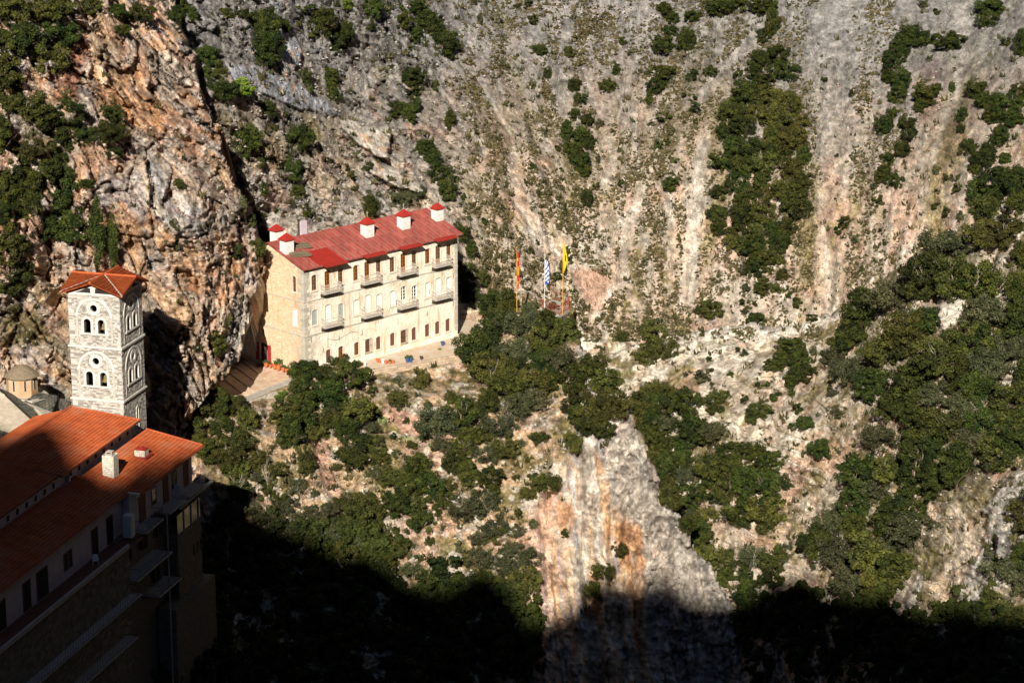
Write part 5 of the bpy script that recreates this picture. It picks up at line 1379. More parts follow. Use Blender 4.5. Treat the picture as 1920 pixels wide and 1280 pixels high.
def crown_mesh(name, seed, nl, ls, nb=26, shape='round', low=False):
    g = np.random.default_rng(seed)
    if shape == 'cypress':
        z = g.uniform(-.95, 1.0, nb); rad = .28 * (1 - np.abs(z) ** 1.6 * .75) ; a = g.uniform(0, 6.28, nb)
        C = np.stack([np.cos(a) * rad * .5, np.sin(a) * rad * .5, z], 1); Rb = rad * .75 + .06
    else:
        d = g.normal(size=(nb, 3)); d /= np.linalg.norm(d, axis=1)[:, None]
        rr = g.uniform(.15, .92, nb) ** .6 * g.uniform(.75, 1.12)
        C = d * rr[:, None]
        if shape == 'spread': C *= (1.15, 1.15, .7)
        if shape == 'tall': C *= (.8, .8, 1.15)
        C[:, 2] = np.maximum(C[:, 2], -.75)
        Rb = g.uniform(.16, .36, nb) if not low else g.uniform(.11, .26, nb)
    w = Rb ** 2; k = g.choice(nb, nl, p=w / w.sum())
    n = g.normal(size=(nl, 3)); n /= np.linalg.norm(n, axis=1)[:, None]
    rad = Rb[k] * g.uniform(.55, 1.08, nl)
    P = C[k] + n * rad[:, None] * (1, 1, .85)
    no = n + g.normal(size=(nl, 3)) * .55 + (0, 0, .35); no /= np.linalg.norm(no, axis=1)[:, None]
    u = np.cross(no, g.normal(size=(nl, 3))); u /= np.linalg.norm(u, axis=1)[:, None]; v = np.cross(no, u)
    s = ls * g.uniform(.6, 1.5, nl)[:, None]; asp = g.uniform(.5, 1, nl)[:, None]
    V = np.stack([P - u * s, P - v * s * asp * .8 + u * s * .2, P + u * s, P + v * s * asp], 1).reshape(-1, 3)
    F = np.arange(nl * 4).reshape(-1, 4)
    tone = np.clip(.5 + .35 * g.normal(size=nb)[k] + .25 * g.normal(size=nl), 0, 1)
    cc = np.repeat(tone, 4)[:, None] * np.ones(3)
    # bare twigs poking out of the foliage
    tw = int(nl * .02); idx = g.choice(nl, tw); 
    Pv = P[idx]; dn = Pv / (np.linalg.norm(Pv, axis=1)[:, None] + 1e-6); q = np.cross(dn, (0, 0, 1.)); 
    V2_ = np.stack([Pv * .6, Pv * .6 + q * .01, Pv * 1.1 + q * .004, Pv * 1.1], 1).reshape(-1, 3)
    return np_mesh(name, V, F, cc)
def limb_mesh(seed, bare=False, hgt=1.0):
    g = random.Random(seed); q = MB()
    def grow(p, d, l, r, dep):
        d = d / np.linalg.norm(d); e = p + d * l
        q.bar(p, e, r, 5 if dep > 1 else 3, r * .62)
        if dep <= 0: return
        for k in range(g.choice([2, 3]) if bare else 2 + (dep > 1)):
            nd = d + np.array([g.uniform(-1, 1), g.uniform(-1, 1), g.uniform(-.25, .7)]) * (.75 if bare else .8)
            grow(e - d * l * g.uniform(0, .3), nd, l * g.uniform(.55, .85), r * .6, dep - 1)
    grow(np.array([0, 0, -.5]), np.array([g.uniform(-.15, .15), g.uniform(-.15, .15), 1]), 1.0 * hgt, .075 if not bare else .045, 4 if bare else 3)
    return q.mesh('branches' if bare else 'trunk')
CR = {
 'dark': [crown_mesh('crown', 100 + k, 9000, .040, 75, ['round', 'spread', 'tall'][k % 3], True) for k in range(7)],
 'olive': [crown_mesh('crown', 200 + k, 8500, .040, 80, ['round', 'spread', 'round'][k % 3], True) for k in range(5)],
 'fresh': [crown_mesh('crown', 300 + k, 3600, .055, 26) for k in range(2)],
 'grey': [crown_mesh('crown', 400 + k, 6000, .036, 70, 'spread', True) for k in range(3)],
 'sdark': [crown_mesh('crown', 500 + k, 800, .11, 12, ['round', 'tall'][k % 2]) for k in range(5)],
 'sgrey': [crown_mesh('crown', 600 + k, 700, .10, 12) for k in range(3)],
 'cyp': [crown_mesh('crown', 700 + k, 4200, .030, 60, 'cypress') for k in range(2)],
}
for k, v in CR.items():
    mt = {'dark': 'leaf_dark', 'olive': 'leaf_olive', 'fresh': 'leaf_fresh', 'grey': 'leaf_grey', 'sdark': 'leaf_dark', 'sgrey': 'leaf_grey', 'cyp': 'leaf_dark'}[k]
    for me in v: me.materials.append(M[mt])
TR = [limb_mesh(k) for k in range(5)]
for me in TR: me.materials.append(M['bark'])
BR = [limb_mesh(20 + k, True) for k in range(5)]
for me in BR: me.materials.append(M['pale_bark'])
TREES = []                                           # (px, py, rx, ry, kind)
def T(kind, *rows):
    for r in rows: TREES.append((*r, kind))
T('dark',
 (340,15,24,20),(390,105,28,24),(405,150,32,30),(497,45,32,42),(500,94,38,42),(534,50,16,14),(423,27,19,14),(457,28,18,14),(363,27,15,14),(330,30,18,28),
 (422,172,32,22),(500,205,26,22),(464,265,34,36),(487,305,12,12),(558,262,30,34),(551,319,20,24),(558,360,18,16),(571,144,13,20),(618,144,22,22),(625,170,18,20),
 (605,45,34,34),(632,76,28,28),(650,64,16,28),(700,17,24,25),(694,44,14,14),(774,20,33,24),(801,46,34,25),(757,40,18,18),(835,84,34,30),(821,57,24,20),(778,67,18,20),(771,97,11,13),
 (778,148,29,27),(774,175,17,15),(818,161,9,13),(744,205,22,20),(765,215,20,20),(778,198,14,14),(845,228,18,22),(798,279,24,20),(812,302,26,22),(828,329,28,24),(838,356,21,27),
 (1010,94,17,13),(1067,97,12,13),(1026,138,9,12),(1077,161,16,15),(1087,185,12,14),(1077,215,13,15),(1100,225,14,17),(1063,248,19,22),(1090,255,21,23),(1070,279,21,20),(1103,269,17,18),(1087,304,24,23),(1093,322,18,12),
 (1140,161,16,14),(1154,131,12,12),(1100,373,15,20),(1245,20,24,15),(1261,34,16,13),(1245,84,29,20),(1255,60,19,15),(1241,138,30,20),(1228,161,20,18),(1218,186,13,13),(1258,346,18,18),
 (1297,30,20,12),(1347,15,34,18),(1381,8,28,18),(1431,13,30,20),(1448,44,21,27),(1434,66,17,18),(1287,77,20,26),(1334,134,12,13),
 (1424,111,24,22),(1458,104,29,24),(1471,134,27,24),(1414,134,18,20),(1431,155,24,18),
 (1710,67,31,25),(1686,91,29,25),(1730,74,21,22),(1676,118,29,25),(1666,144,21,15),(1690,148,24,25),(1683,178,21,22),(1777,77,27,22),(1740,175,32,22),(1727,201,19,14),(1784,165,8,13),
 (1851,37,19,20),(1858,13,34,20),(1915,80,18,34),(1656,235,22,24),(1673,212,11,14),(1703,235,21,18),(1707,254,20,19),(1693,279,21,18),(1666,298,18,15),(1656,329,25,20),(1680,339,17,17),
 (1831,168,25,18),(1851,190,29,20),(1885,195,29,24),(1908,175,20,18),(1861,215,29,20),(1895,222,29,20),(1804,215,13,18),(1801,242,11,14),(1874,255,27,20),(1817,275,21,20),(1858,285,24,21),(1885,297,14,14),(1827,316,14,20),
 (1424,494,29,21),(1398,504,17,15),(1455,487,14,15),(1431,541,21,17),(1418,598,22,19),(1586,416,19,14),
 (1320,812,30,22),(1482,652,34,24),(1461,679,29,20),(1498,675,33,24),(1515,702,21,24),(1488,709,29,24),(1508,793,24,18),(1539,840,25,24),
 (210,220,30,28),(205,250,34,22),(150,255,28,24),(215,287,20,17),(165,345,20,11),(170,12,24,20),(220,22,25,20),(262,25,28,22),(230,58,20,12),
 (440,470,20,18),(482,468,20,24),(497,440,20,20),(480,405,16,20),(505,462,14,16),(335,346,17,11),
 (868,440,18,20),(884,470,18,20),(870,510,22,26),(880,545,26,24),(905,520,14,18))
T('dark', (1105,798,26,24),(1134,806,21,22),(1085,778,23,24),(1060,1000,10,9))
T('olive', (400,645,30,30),(1227,625,30,30),(1215,665,34,26),(1250,655,22,26),(745,748,22,18),(790,712,18,26),(1340,755,26,22),(1350,742,22,16),(1328,580,28,20),(1025,905,28,28),(990,925,18,18),(1010,820,20,16),(1410,785,18,14),(1424,769,27,17),
 (1131,1070,22,22),(1160,1030,20,16),(1118,1105,26,28),(1075,830,18,34),(1165,632,13,20),(575,868,20,34),(815,640,12,12))
T('fresh', (895,655,26,24),(905,690,20,26),(830,663,14,13),(530,742,16,12),(650,10,16,12),(455,165,26,20))
T('grey', (630,770,26,22),(650,810,24,20),(700,385,14,24),(751,373,27,22),(778,360,18,22),(769,655,15,12),(870,960,28,22),(930,990,30,24),(1320,1005,22,20),(1559,736,15,12),(1569,769,19,12),(710,329,15,18),(430,292,24,24))
T('cyp', (185,440,17,70),(213,455,13,54),(693,386,15,30))
for r in [(514,238,10,10),(534,212,10,8),(484,336,9,9),(494,356,15,13),(521,393,12,10),(574,396,16,14),(581,165,10,16),(568,13,24,11),(457,380,13,16),(470,417,19,20),(327,420,14,13),(588,64,19,10),(632,182,14,11),
 (670,290,17,14),(657,326,13,14),(690,316,15,13),(892,5,10,8),(912,6,6,10),(932,38,10,8),(899,37,10,12),(976,5,24,8),(999,40,15,11),(1036,185,7,8),(1120,299,8,11),(1046,279,10,8),(1020,249,9,12),(999,311,10,9),
 (1127,232,13,10),(1167,77,12,10),(1201,134,8,8),(1010,359,8,16),(1077,366,7,8),(986,341,7,7),(942,391,6,8),(1060,396,6,10),(868,370,8,10),(909,416,10,10),(858,423,13,10),(1164,346,8,10),(1114,346,8,8),(1241,218,17,11),(1221,232,10,6),(1258,245,13,11),(1235,275,9,11),
 (1251,269,9,9),(1265,299,9,8),(1053,319,6,7),(1293,181,12,12),(1297,144,15,16),(1303,205,13,13),(1303,228,8,9),(1384,144,11,13),(1549,148,9,8),(1542,168,6,6),(1596,178,8,13),(1569,292,6,5),(1595,292,5,4),(1588,303,4,4),(1569,373,5,5),
 (1730,10,14,11),(1757,23,12,8),(1743,111,8,8),(1885,81,13,9),(1639,353,14,11),(1646,380,13,12),(1660,400,8,12),(1757,319,14,11),(1777,332,12,11),(1797,332,7,9),(1760,359,8,7),(1794,356,11,11),(1754,386,11,10),(1774,403,10,14),(1799,406,12,13),
 (1572,433,14,10),(1602,447,14,13),(1391,511,10,9),(1428,521,19,11),(1394,541,13,17),(1404,568,15,13),(1397,586,12,9),(1475,551,13,10),(1495,568,16,13),(1522,598,14,9),(1508,578,8,8),(1350,588,13,11),(1317,625,7,11),(1387,625,5,8),
 (1656,433,8,8),(1660,454,10,7),(1596,487,5,4),(1616,504,8,8),(1713,470,6,6),(1612,544,6,7),(1347,660,8,6),(1320,705,23,17),(1340,768,17,13),(1455,742,17,13),(1434,715,17,14),(1495,769,12,13),(1441,685,18,12),
 (990,466,12,12),(1008,455,6,8),(1055,505,12,16),(1045,520,10,10),(1065,470,7,10),(1068,490,6,10),(940,440,9,7),(962,500,6,7),(1132,590,7,6),(1118,638,6,6),(1130,652,7,6),(1190,637,6,7),(930,505,9,8),(910,500,8,8)]:
    T('sdark' if (r[0] * 7 + r[1]) % 3 else 'sgrey', r)
def fill(kind, poly, rmin, rmax, gap=1.15, jitter=1.0, seed=1, nmax=400):
    if rmin >= 14: rmin *= 1.35; rmax *= 1.45; gap *= .88
    g = random.Random(seed); xs = [p[0] for p in poly]; ys = [p[1] for p in poly]; got = []
    for _ in range(6000):
        x, y = g.uniform(min(xs), max(xs)), g.uniform(min(ys), max(ys))
        r = g.uniform(rmin, rmax)
        if not bool(inside(np.array([x]), np.array([y]), poly)[0]): continue
        if any((x - a) ** 2 + (y - b) ** 2 < ((r + c) * .5 * gap * 1.42) ** 2 for a, b, c in got): continue
        got.append((x, y, r))
        if len(got) >= nmax: break
    for x, y, r in got:
        kk = kind if isinstance(kind, str) else g.choice(kind)
        TREES.append((x, y, r * 1.1, r * g.uniform(.9, 1.2), kk))
D3 = ['dark', 'dark', 'olive']; DO = ['olive', 'dark', 'olive', 'grey']
fill(D3, [(0,0),(105,0),(118,60),(112,95),(90,125),(50,100),(40,150),(60,200),(120,205),(140,215),(120,260),(112,290),(115,330),(135,370),(150,410),(135,435),(90,430),(55,410),(30,440),(25,520),(0,550)], 20, 34, 1.0, seed=2)
fill(D3, [(1375,190),(1400,170),(1440,172),(1478,178),(1495,205),(1508,260),(1508,330),(1506,390),(1480,420),(1468,470),(1440,480),(1400,465),(1352,465),(1345,420),(1345,360),(1356,300),(1362,230)], 14, 22, 1.02, seed=3)
fill(DO, [(1365,420),(1400,400),(1480,430),(1475,480),(1455,560),(1440,500),(1365,455)], 9, 15, 1.3, seed=4)
fill(['olive','dark','dark','grey'], [(905,575),(935,555),(990,562),(1035,585),(1060,620),(1058,685),(1030,735),(1000,770),(965,755),(945,715),(905,680),(890,650),(905,620)], 20, 30, .8, seed=5)
fill(D3, [(1075,705),(1100,680),(1145,685),(1155,730),(1138,785),(1120,815),(1095,800),(1072,765)], 19, 27, .95, seed=6)
fill(['olive','dark','dark'], [(580,665),(635,670),(660,710),(680,790),(685,850),(665,870),(640,840),(600,790),(575,835),(545,830),(520,780),(530,745),(560,715)], 19, 29, .92, seed=7)
fill(['olive','dark','dark','grey'], [(805,780),(850,740),(900,750),(945,785),(955,840),(925,870),(925,940),(895,950),(870,900),(825,865),(800,820)], 18, 28, .98, seed=8)
fill(['dark','dark','olive'], [(735,880),(795,870),(820,930),(820,970),(790,980),(745,950),(722,915)], 18, 26, .95, seed=9)
fill(['olive','olive','dark'], [(350,770),(395,750),(460,750),(470,790),(465,850),(430,870),(395,850),(350,830)], 16, 24, 1.0, seed=10)
fill(DO, [(640,915),(700,945),(705,995),(670,1020),(635,985),(645,940)], 16, 24, 1.0, seed=11)
fill(['dark','dark','olive'], [(1310,860),(1370,842),(1430,850),(1468,890),(1470,925),(1440,955),(1440,985),(1405,985),(1385,955),(1325,925)], 20, 30, .92, seed=13)
fill(['dark','olive','dark'], [(1192,742),(1225,735),(1275,830),(1300,940),(1330,1030),(1300,1020),(1262,945),(1240,880),(1212,830)], 15, 21, .75, seed=24)
fill(DO, [(1185,735),(1230,725),(1290,755),(1345,805),(1330,828),(1290,835),(1285,890),(1250,920),(1235,880),(1215,830)], 17, 26, .98, seed=14)
fill(['dark','olive','dark','grey'], [(1270,945),(1325,965),(1345,1010),(1400,1040),(1475,1030),(1475,1085),(1420,1120),(1375,1100),(1310,1040)], 16, 26, 1.0, seed=15)
fill(['dark','dark','olive','grey'], [(1565,605),(1620,580),(1645,535),(1700,510),(1765,455),(1830,425),(1855,440),(1925,430),(1925,860),(1870,865),(1800,880),(1785,950),(1720,1000),(1690,1110),(1560,1125),(1545,1060),(1535,1000),(1565,930),(1605,890),(1650,865),(1625,800),(1640,740),(1590,710),(1560,680)], 24, 36, .86, seed=16)
fill(D3, [(1840,300),(1925,340),(1925,425),(1880,380),(1850,400),(1820,400)], 18, 28, 1.0, seed=17)
fill(DO, [(1880,1050),(1930,960),(1930,1290),(1800,1290),(1830,1130)], 22, 34, 1.0, seed=18)
fill(['grey','olive','sgrey'], [(420,880),(560,900),(620,940),(620,985),(500,990),(430,950)], 10, 18, 1.5, seed=20)
fill(['grey','olive','grey'], [(430,950),(620,945),(740,1005),(790,1070),(700,1055),(560,1020),(430,1000)], 15, 21, 1.0, seed=31)
fill(['grey','olive'], [(890,1000),(960,985),(1000,1030),(985,1105),(900,1090)], 15, 20, 1.0, seed=32)
fill(['grey','olive','dark'], [(410,880),(500,860),(560,900),(560,950),(430,945)], 14, 18, 1.35, seed=33)
fill(['olive','grey'], [(700,800),(740,860),(720,900),(690,880)], 14, 16, 1.1, seed=34)
fill(['sdark','sgrey','olive'], [(700,700),(1000,780),(1000,1080),(740,1040),(690,900)], 7, 13, 1.9, seed=21, nmax=70)
fill(['sdark','sgrey'], [(1270,650),(1600,650),(1560,1080),(1400,1060),(1300,760)], 6, 12, 3.4, seed=22, nmax=40)
fill(['dark'], [(0,1190),(60,1180),(85,1215),(70,1290),(0,1290)], 16, 26, .9, seed=23)
HOLES = [[(1752,555),(1800,540),(1818,580),(1790,645),(1760,630)], [(1858,475),(1892,472),(1888,502),(1858,505)], [(1835,885),(1890,870),(1900,900),(1850,925)], [(1720,960),(1790,930),(1800,1050),(1735,1110),(1700,1100)]]
TREES = [t for t in TREES if not any(bool(inside(np.array([t[0]]), np.array([t[1]]), h)[0]) for h in HOLES) or t[2] < 9]

REG = [
 ('in the dark wood on the left edge', lambda x, y: x < 130 and y < 620),
 ('in front of the shaded guesthouse at lower left', lambda x, y: x < 110 and y > 1100),
 ('on the folded orange cliff', lambda x, y: x < 345 and y < 560),
 ('on the rock between tower and ramp', lambda x, y: 345 <= x < 460 and 600 < y < 735),
 ('along the cliff edge at upper left', lambda x, y: x < 480 and y < 240),
 ('on the grey slabs at upper left', lambda x, y: x < 645 and y < 200),
 ('on the slope left above the red roof', lambda x, y: x < 660 and y < 520),
 ('high above the red roof', lambda x, y: x < 900 and y < 240),
 ('close behind the red roof', lambda x, y: x < 930 and y < 560),
 ('on the pale scree left of the flags', lambda x, y: x < 1190 and y < 240),
 ('on the pale scree above the flags', lambda x, y: x < 1200 and y < 440),
 ('around the flagpoles', lambda x, y: x < 1140 and y < 560),
 ('in the bush line left of the long grove', lambda x, y: x < 1325 and y < 440),
 ('in the top part of the long grove', lambda x, y: x < 1530 and y < 165),
 ('in the long grove on the scree', lambda x, y: x < 1530 and y < 490),
 ('in the tail below the long grove', lambda x, y: x < 1530 and 490 <= y < 640 and x > 1340),
 ('in the bare gully right of the long grove', lambda x, y: x < 1632 and y < 560),
 ('in the upper right bush group', lambda x, y: x < 1795 and y < 430),
 ('in the far right corner wood', lambda x, y: y < 430),
 ('in the big clump beside the lookout', lambda x, y: 860 < x < 1068 and y < 800),
 ('on top of the streaked cliff', lambda x, y: 1068 <= x < 1182 and 560 < y < 860),
 ('in the big clump under the terrace', lambda x, y: 505 < x < 712 and y < 900),
 ('below the stepped ramp', lambda x, y: x < 512 and y < 900),
 ('right of the streaked cliff top', lambda x, y: x < 1300 and y < 940),
 ('on the white rocky slope', lambda x, y: x < 1550 and y < 880),
 ('in the forest on the right ridge, upper part', lambda x, y: x >= 1550 and y < 700),
 ('in the forest on the right ridge, middle part', lambda x, y: x >= 1550 and y < 900),
 ('in the forest on the right ridge, lower part', lambda x, y: x >= 1490 and y < 1130),
 ('in the valley below the white rocky slope', lambda x, y: x >= 1180 and x < 1490 and y < 1130),
 ('on the slope under the monastery', lambda x, y: 640 < x < 1000 and y < 1010),
 ('on the lower left slope', lambda x, y: x <= 640 and y < 1010),
 ('on the streaked cliff face', lambda x, y: 1000 <= x < 1200 and y < 1130),
 ('in the shaded wood at the bottom left', lambda x, y: x < 1100),
 ('in the shade at the bottom right', lambda x, y: True)]
ORD = ['', 'second', 'third', 'fourth', 'fifth', 'sixth', 'seventh', 'eighth', 'ninth', 'tenth', 'eleventh', 'twelfth', 'thirteenth', 'fourteenth', 'fifteenth', 'sixteenth', 'seventeenth', 'eighteenth', 'nineteenth']
TENS = {2: ('twenty', 'twentieth'), 3: ('thirty', 'thirtieth'), 4: ('forty', 'fortieth'), 5: ('fifty', 'fiftieth'), 6: ('sixty', 'sixtieth'), 7: ('seventy', 'seventieth')}
def ordinal(i):
    if i == 1: return 'first'
    if i < 20: return ORD[i - 1]
    t_, u_ = divmod(i, 10)
    return TENS[t_][1] if u_ == 0 else TENS[t_][0] + '-' + ('first' if u_ == 1 else ORD[u_ - 1])
KN = {'dark': ('dark evergreen', 'tree'), 'olive': ('olive green', 'tree'), 'fresh': ('bright green', 'bush'), 'grey': ('grey-green', 'tree'), 'sdark': ('dark green', 'bush'), 'sgrey': ('dull grey-green', 'bush'), 'cyp': ('slim dark', 'cypress')}
def regof(x, y):
    for i, (n, f_) in enumerate(REG):
        if f_(x, y): return i
TREES.sort(key=lambda t_: -t_[2] * t_[3])
groups = {}; cnt_ = {'tree': 0, 'bush': 0, 'low shrub': 0}
for t_ in TREES:
    x, y, rx, ry, k = t_
    kk = KN[k][1]
    if kk == 'tree' and cnt_['tree'] >= 290: kk = 'bush'  # the smaller trees are named bushes from here on
    if kk == 'bush' and (cnt_['bush'] >= 290 or rx < 10): kk = 'low shrub'  # smallest plants, small trees included, are named low shrubs
    if kk in cnt_: cnt_[kk] += 1
    groups.setdefault((regof(x, y), KN[k][0], kk), []).append(t_)
placed = 0
grnd = random.Random(5)
for (ri, tone, kk), items in groups.items():
    items.sort(key=lambda t_: t_[0])
    n = len(items)
    for i, (x, y, rx, ry, k) in enumerate(items):
        gy = y + ry * .72
        nm, G = front(x, gy)
        if k == 'cyp' and x < 300: G = at(x, gy, G[1] - 3.0)
        # a crown that the picture shows in front of everything stands on the nearest ground
        m = G[1] / FPX
        sxm, szm = rx * m * 1.0, ry * m * 1.05
        if n == 1: lab = '%s %s %s' % (tone, kk, REG[ri][0])
        else: lab = '%s %s %s, %s' % (tone, kk, REG[ri][0], 'leftmost' if i == 0 else 'rightmost' if i == n - 1 else ordinal(i + 1) + ' from left')
        nmz = {'tree': 'evergreen_tree', 'bush': 'bush', 'cypress': 'cypress_tree', 'low shrub': 'low_shrub'}[kk]
        o = thing(nmz, lab, kk, G, grnd.uniform(0, 6.28), {'tree': 'trees on the gorge slopes', 'bush': 'bushes on the gorge slopes', 'cypress': 'cypresses', 'low shrub': 'low shrubs on the gorge slopes'}[kk])
        me = grnd.choice(CR[k]); c = link('crown', me, None, o, (0, 0, szm * .78)); c.scale = (sxm * 1.03, sxm * 1.03, szm)
        if k == 'cyp': c.scale = (sxm * 2.6, sxm * 2.6, szm)
        tr = link('trunk', grnd.choice(TR), None, o, (0, 0, 0)); tr.scale = (sxm * .75, sxm * .75, szm * .48)
        if kk in ('tree', 'bush') and grnd.random() < (.5 if rx > 18 else .25):
            br = link('branches', grnd.choice(BR), None, o, (0, 0, szm * .1)); br.scale = (sxm * .62, sxm * .62, szm * .62)
        placed += 1
from collections import Counter; print('trees', placed, Counter(o.get('category') for o in COL.objects if o.get('category')), sum(len(o.data.polygons) for o in COL.objects if o.type == 'MESH' and o.get('kind')), sum(len(m.polygons) for m in bpy.data.meshes))
# the wood in the shaded gorge bottom, where single trees cannot be told apart
def wood(name, polys, n, seed):
    g = np.random.default_rng(seed); V = []; Fs = []; Cs = []; off = 0
    base = {}
    for me in CR['sdark'] + CR['sgrey']:
        v = np.empty(len(me.vertices) * 3, np.float32); me.vertices.foreach_get('co', v); base[me.name] = v.reshape(-1, 3)
    keys = list(base)
    for poly, cnt in polys:
        xs = [p[0] for p in poly]; ys = [p[1] for p in poly]; c = 0
        while c < cnt:
            x, y = g.uniform(min(xs), max(xs)), g.uniform(min(ys), max(ys))
            if not bool(inside(np.array([x]), np.array([y]), poly)[0]): continue
            c += 1; nm, G = front(x, y); m = G[1] / FPX; r = g.uniform(24, 44) * m; a = g.uniform(0, 6.28)
            v = base[keys[int(g.integers(len(keys)))]] * (r, r, r * g.uniform(.9, 1.3)); ca, sa = math.cos(a), math.sin(a)
            v = np.stack([v[:, 0] * ca - v[:, 1] * sa, v[:, 0] * sa + v[:, 1] * ca, v[:, 2] + r * .6], 1) + G
            V.append(v); k = len(v); Fs.append(np.arange(k).reshape(-1, 4) + off); off += k; Cs.append(np.full((k, 3), g.uniform(.1, .9)))
    return stuff(link(name, np_mesh(name, np.concatenate(V), np.concatenate(Fs), np.concatenate(Cs)), M['leaf_dark']))
wood('shaded_wood', [([(350,1010),(430,965),(520,1005),(600,985),(700,1020),(760,1045),(850,1105),(985,1130),(1005,1200),(1000,1300),(280,1300),(330,1120)], 260), ([(1400,1120),(1700,1150),(1920,1180),(1920,1300),(1380,1300)], 120)], 0, 12)
# leafless trees
BARE = [(440,905,36,60,'pale leafless tree at the sunlit edge above the shaded wood'),(503,890,34,62,'tall pale leafless tree left of the orange gully'),(565,930,26,34,'spreading leafless tree below the orange gully'),(920,350,20,22,'small grey leafless tree on the scree behind the red roof'),
        (710,75,20,40,'grey leafless tree high above the red roof'),(1660,880,30,26,'pale leafless tree beside the dark hollow on the right'),(1770,1030,34,30,'pale leafless tree in front of the broken rock rib'),(1840,770,30,40,'pale leafless tree inside the right ridge forest'),
        (430,1020,40,50,'pale leafless tree standing in the shaded wood by the guesthouse'),(1560,1060,30,20,'leaning leafless tree at the edge of the bottom right shade'),(395,215,16,20,'reddish leafless tree on the cliff edge at upper left'),(1030,890,20,16,'small leafless tree left of the streaked cliff'),(840,860,22,26,'grey leafless tree on the slope under the monastery')]
for i, (x, y, rx, ry, lab) in enumerate(BARE):
    nm, G = front(x, y + ry * .8); m = G[1] / FPX
    o = thing('bare_tree', lab, 'bare tree', G, grnd.uniform(0, 6), 'leafless trees')
    b = link('branches', BR[i % 5], None, o, (0, 0, 0)); b.scale = (rx * m * .8, rx * m * .8, ry * m * .75)

# ------------------------------------------------------------------ loose stones and grass tufts (countless)
def scatter(name, n, dens, tmpl, smin, smax, cfun, mat, seed, sink=.0, flat=1.0, area=(-60, 1980, -60, 1200)):
    g = np.random.default_rng(seed); px = g.uniform(area[0], area[1], n); py = g.uniform(area[2], area[3], n)
    keep = g.uniform(size=n) < dens(px, py); px, py = px[keep], py[keep]
    P, ok = front_many(px, py); P = P[ok]; px = px[ok]; py = py[ok]; n = len(P)
    TV, TF_ = tmpl; k = len(TV)
    s = smin + (smax - smin) * g.uniform(size=n) ** 2.2; a = g.uniform(0, 6.28, n); ca, sa = np.cos(a), np.sin(a)
    V = TV[None] * (1 + g.uniform(-.35, .35, (n, k, 3))) * s[:, None, None]
    V = np.stack([V[..., 0] * ca[:, None] - V[..., 1] * sa[:, None], V[..., 0] * sa[:, None] + V[..., 1] * ca[:, None], V[..., 2] * flat], -1) + P[:, None] + (0, -.05, -sink)
    F = (TF_[None] + (np.arange(n) * k)[:, None, None]).reshape(-1, TF_.shape[1])
    C = np.repeat(cfun(g, n, px, py), k, axis=0)
    return stuff(link(name, np_mesh(name, V.reshape(-1, 3), F, C), M[mat]))
octa = (np.array([(1,0,0),(0,1,0),(-1,0,0),(0,-1,0),(.1,.1,.75),(0,0,-.6)], float), np.array([(0,1,4),(1,2,4),(2,3,4),(3,0,4),(1,0,5),(2,1,5),(3,2,5),(0,3,5)]))
g0 = np.random.default_rng(4); bl = []; bf = []
for k in range(7):
    a = g0.uniform(0, 6.28); r = g0.uniform(.1, .6); c = np.array([math.cos(a) * r, math.sin(a) * r, 0]); m = len(bl)
    u = np.array([-math.sin(a + .7), math.cos(a + .7), 0]) * .32; bl += [c - u, c + u, c * 1.7 + (0, 0, g0.uniform(.6, 1.1))]; bf.append((m, m + 1, m + 2))
tuftT = (np.array(bl), np.array(bf))
def nz(px, py, s, seed): return fbm(np.stack([px / s, py / s, px * 0 + .5], 1), 1.0, 3, seed)
def in_build(px, py): return inside(px, py, [(450,400),(560,420),(790,380),(880,430),(925,590),(935,660),(700,700),(560,725),(380,785),(380,760),(450,650)]) | inside(px, py, [(-100,700),(90,640),(280,480),(290,800),(390,840),(370,1300),(-100,1300)])
cliffpoly = [(1060,650),(1190,760),(1300,960),(1400,1200),(1000,1200),(1000,940),(1060,860)]
def d_st(px, py):
    d = np.where(px < 430, .10, .55) * (.5 + .5 * sstep(-.2, .3, nz(px, py, 60, 3)))
    d = np.where(inside(px, py, cliffpoly), .02, d); return np.where(in_build(px, py), 0, d)
def c_st(g, n, px, py):
    t_ = g.uniform(size=n)[:, None]; grey = sstep(260, 60, py)[:, None]
    c = PALE * (.55 + .35 * t_) * (1 - grey) + GREY * (.7 + .6 * t_) * grey
    w = (g.uniform(size=n) > .82)[:, None]
    return np.clip(np.where(w, PINK * .7, c), 0, .5)
scatter('loose_stones', 50000, d_st, octa, .07, .27, c_st, 'stones', 5, .03, .8)
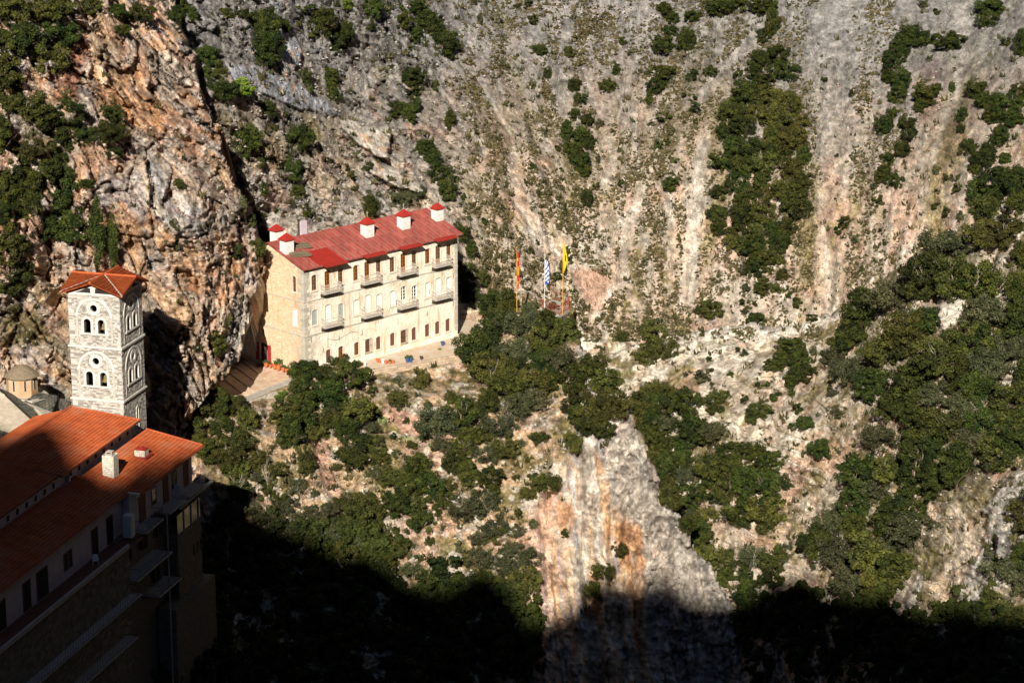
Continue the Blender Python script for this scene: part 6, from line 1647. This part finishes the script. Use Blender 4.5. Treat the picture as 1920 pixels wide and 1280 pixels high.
def d_tf(px, py):
    a = (.12 + .88 * sstep(-.02, .25, nz(px, py, 38, 8))) * sstep(-.25, .2, nz(px, py, 12, 9))
    z = np.where((px > 640) & (px < 1660) & (py < 640), .9, .45)
    z = np.where((px > 870) & (px < 1320) & (py > 110) & (py < 640), 1.3, z)
    z = np.where((px > 1530) & (px < 1620) & (py < 430), .2, z)
    z = np.where((px > 1130) & (px < 1320) & (py > 430) & (py < 640), .8, z)
    for pts, wd in (([(1240,340),(1262,430),(1255,540)],12),([(1320,260),(1300,400),(1290,560)],18),([(1190,110),(1165,180),(1150,225)],12),([(1135,250),(1150,300),(1130,340)],20),([(985,400),(1010,430),(1050,480)],16),([(1800,20),(1810,100),(1790,200),(1745,300)],14),([(905,150),(950,235),(985,410),(1020,470)],14),([(1033,125),(1062,215)],16),([(1090,130),(1135,222)],14),([(1200,350),(1160,520),(1110,590)],16),([(1300,200),(1420,60)],14)):
        z = z * sstep(wd * .6, wd * 1.1, seg_dist(px, py, pts))
    z = np.where(px < 430, .15, z); z = np.where(inside(px, py, cliffpoly), .02, z)
    z = np.where(inside(px, py, [(1062,510),(1090,495),(1155,530),(1110,590)]), .02, z)
    return np.where(in_build(px, py), 0, a * z + .04 * (z > .1))
def c_tf(g, n, px, py):
    t_ = g.uniform(size=n)[:, None]
    return col(.028,.032,.012) * (1 - t_) + col(.085, .074, .03) * t_
scatter('grass_tufts', 45000, d_tf, tuftT, .2, .75, c_tf, 'tuft', 6, .04, .9)

def d_cu(px, py):
    a = sstep(-.22, .2, nz(px + (py - 300) * .1, py * .45, 26, 18)) * (.35 + .65 * sstep(-.2, .2, nz(px, py, 70, 19)))
    for pts, wd in (([(1240,340),(1262,430),(1255,540)],10),([(1320,260),(1300,400),(1290,560)],16),([(1190,110),(1165,180),(1150,225)],10),([(1135,250),(1150,300),(1130,340)],16),([(985,400),(1010,430),(1050,480)],14),([(905,150),(950,235),(985,410),(1020,470)],11),([(1033,125),(1062,215)],14),([(1090,130),(1135,222)],12),([(1200,350),(1160,520),(1110,590)],12),([(1300,200),(1420,60)],12),([(1570,0),(1570,200),(1555,590)],38),([(880,240),(910,300)],7)):
        a = a * sstep(wd * .6, wd * 1.2, seg_dist(px, py, pts))
    a = np.where(inside(px, py, [(1062,510),(1090,495),(1155,530),(1110,590)]) | in_build(px, py), 0, a)
    return a * sstep(830, 900, px + nz(px, py, 40, 20) * 60) * np.where(py > 640, 0, 1)
def c_cu(g, n, px, py):
    t_ = g.uniform(size=n)[:, None]; return col(.035,.034,.014) * (1 - t_) + col(.12, .095, .045) * t_
scatter('cushion_plants', 90000, d_cu, octa, .12, .34, c_cu, 'tuft', 16, -.02, 1.1, area=(800, 1700, -20, 650))
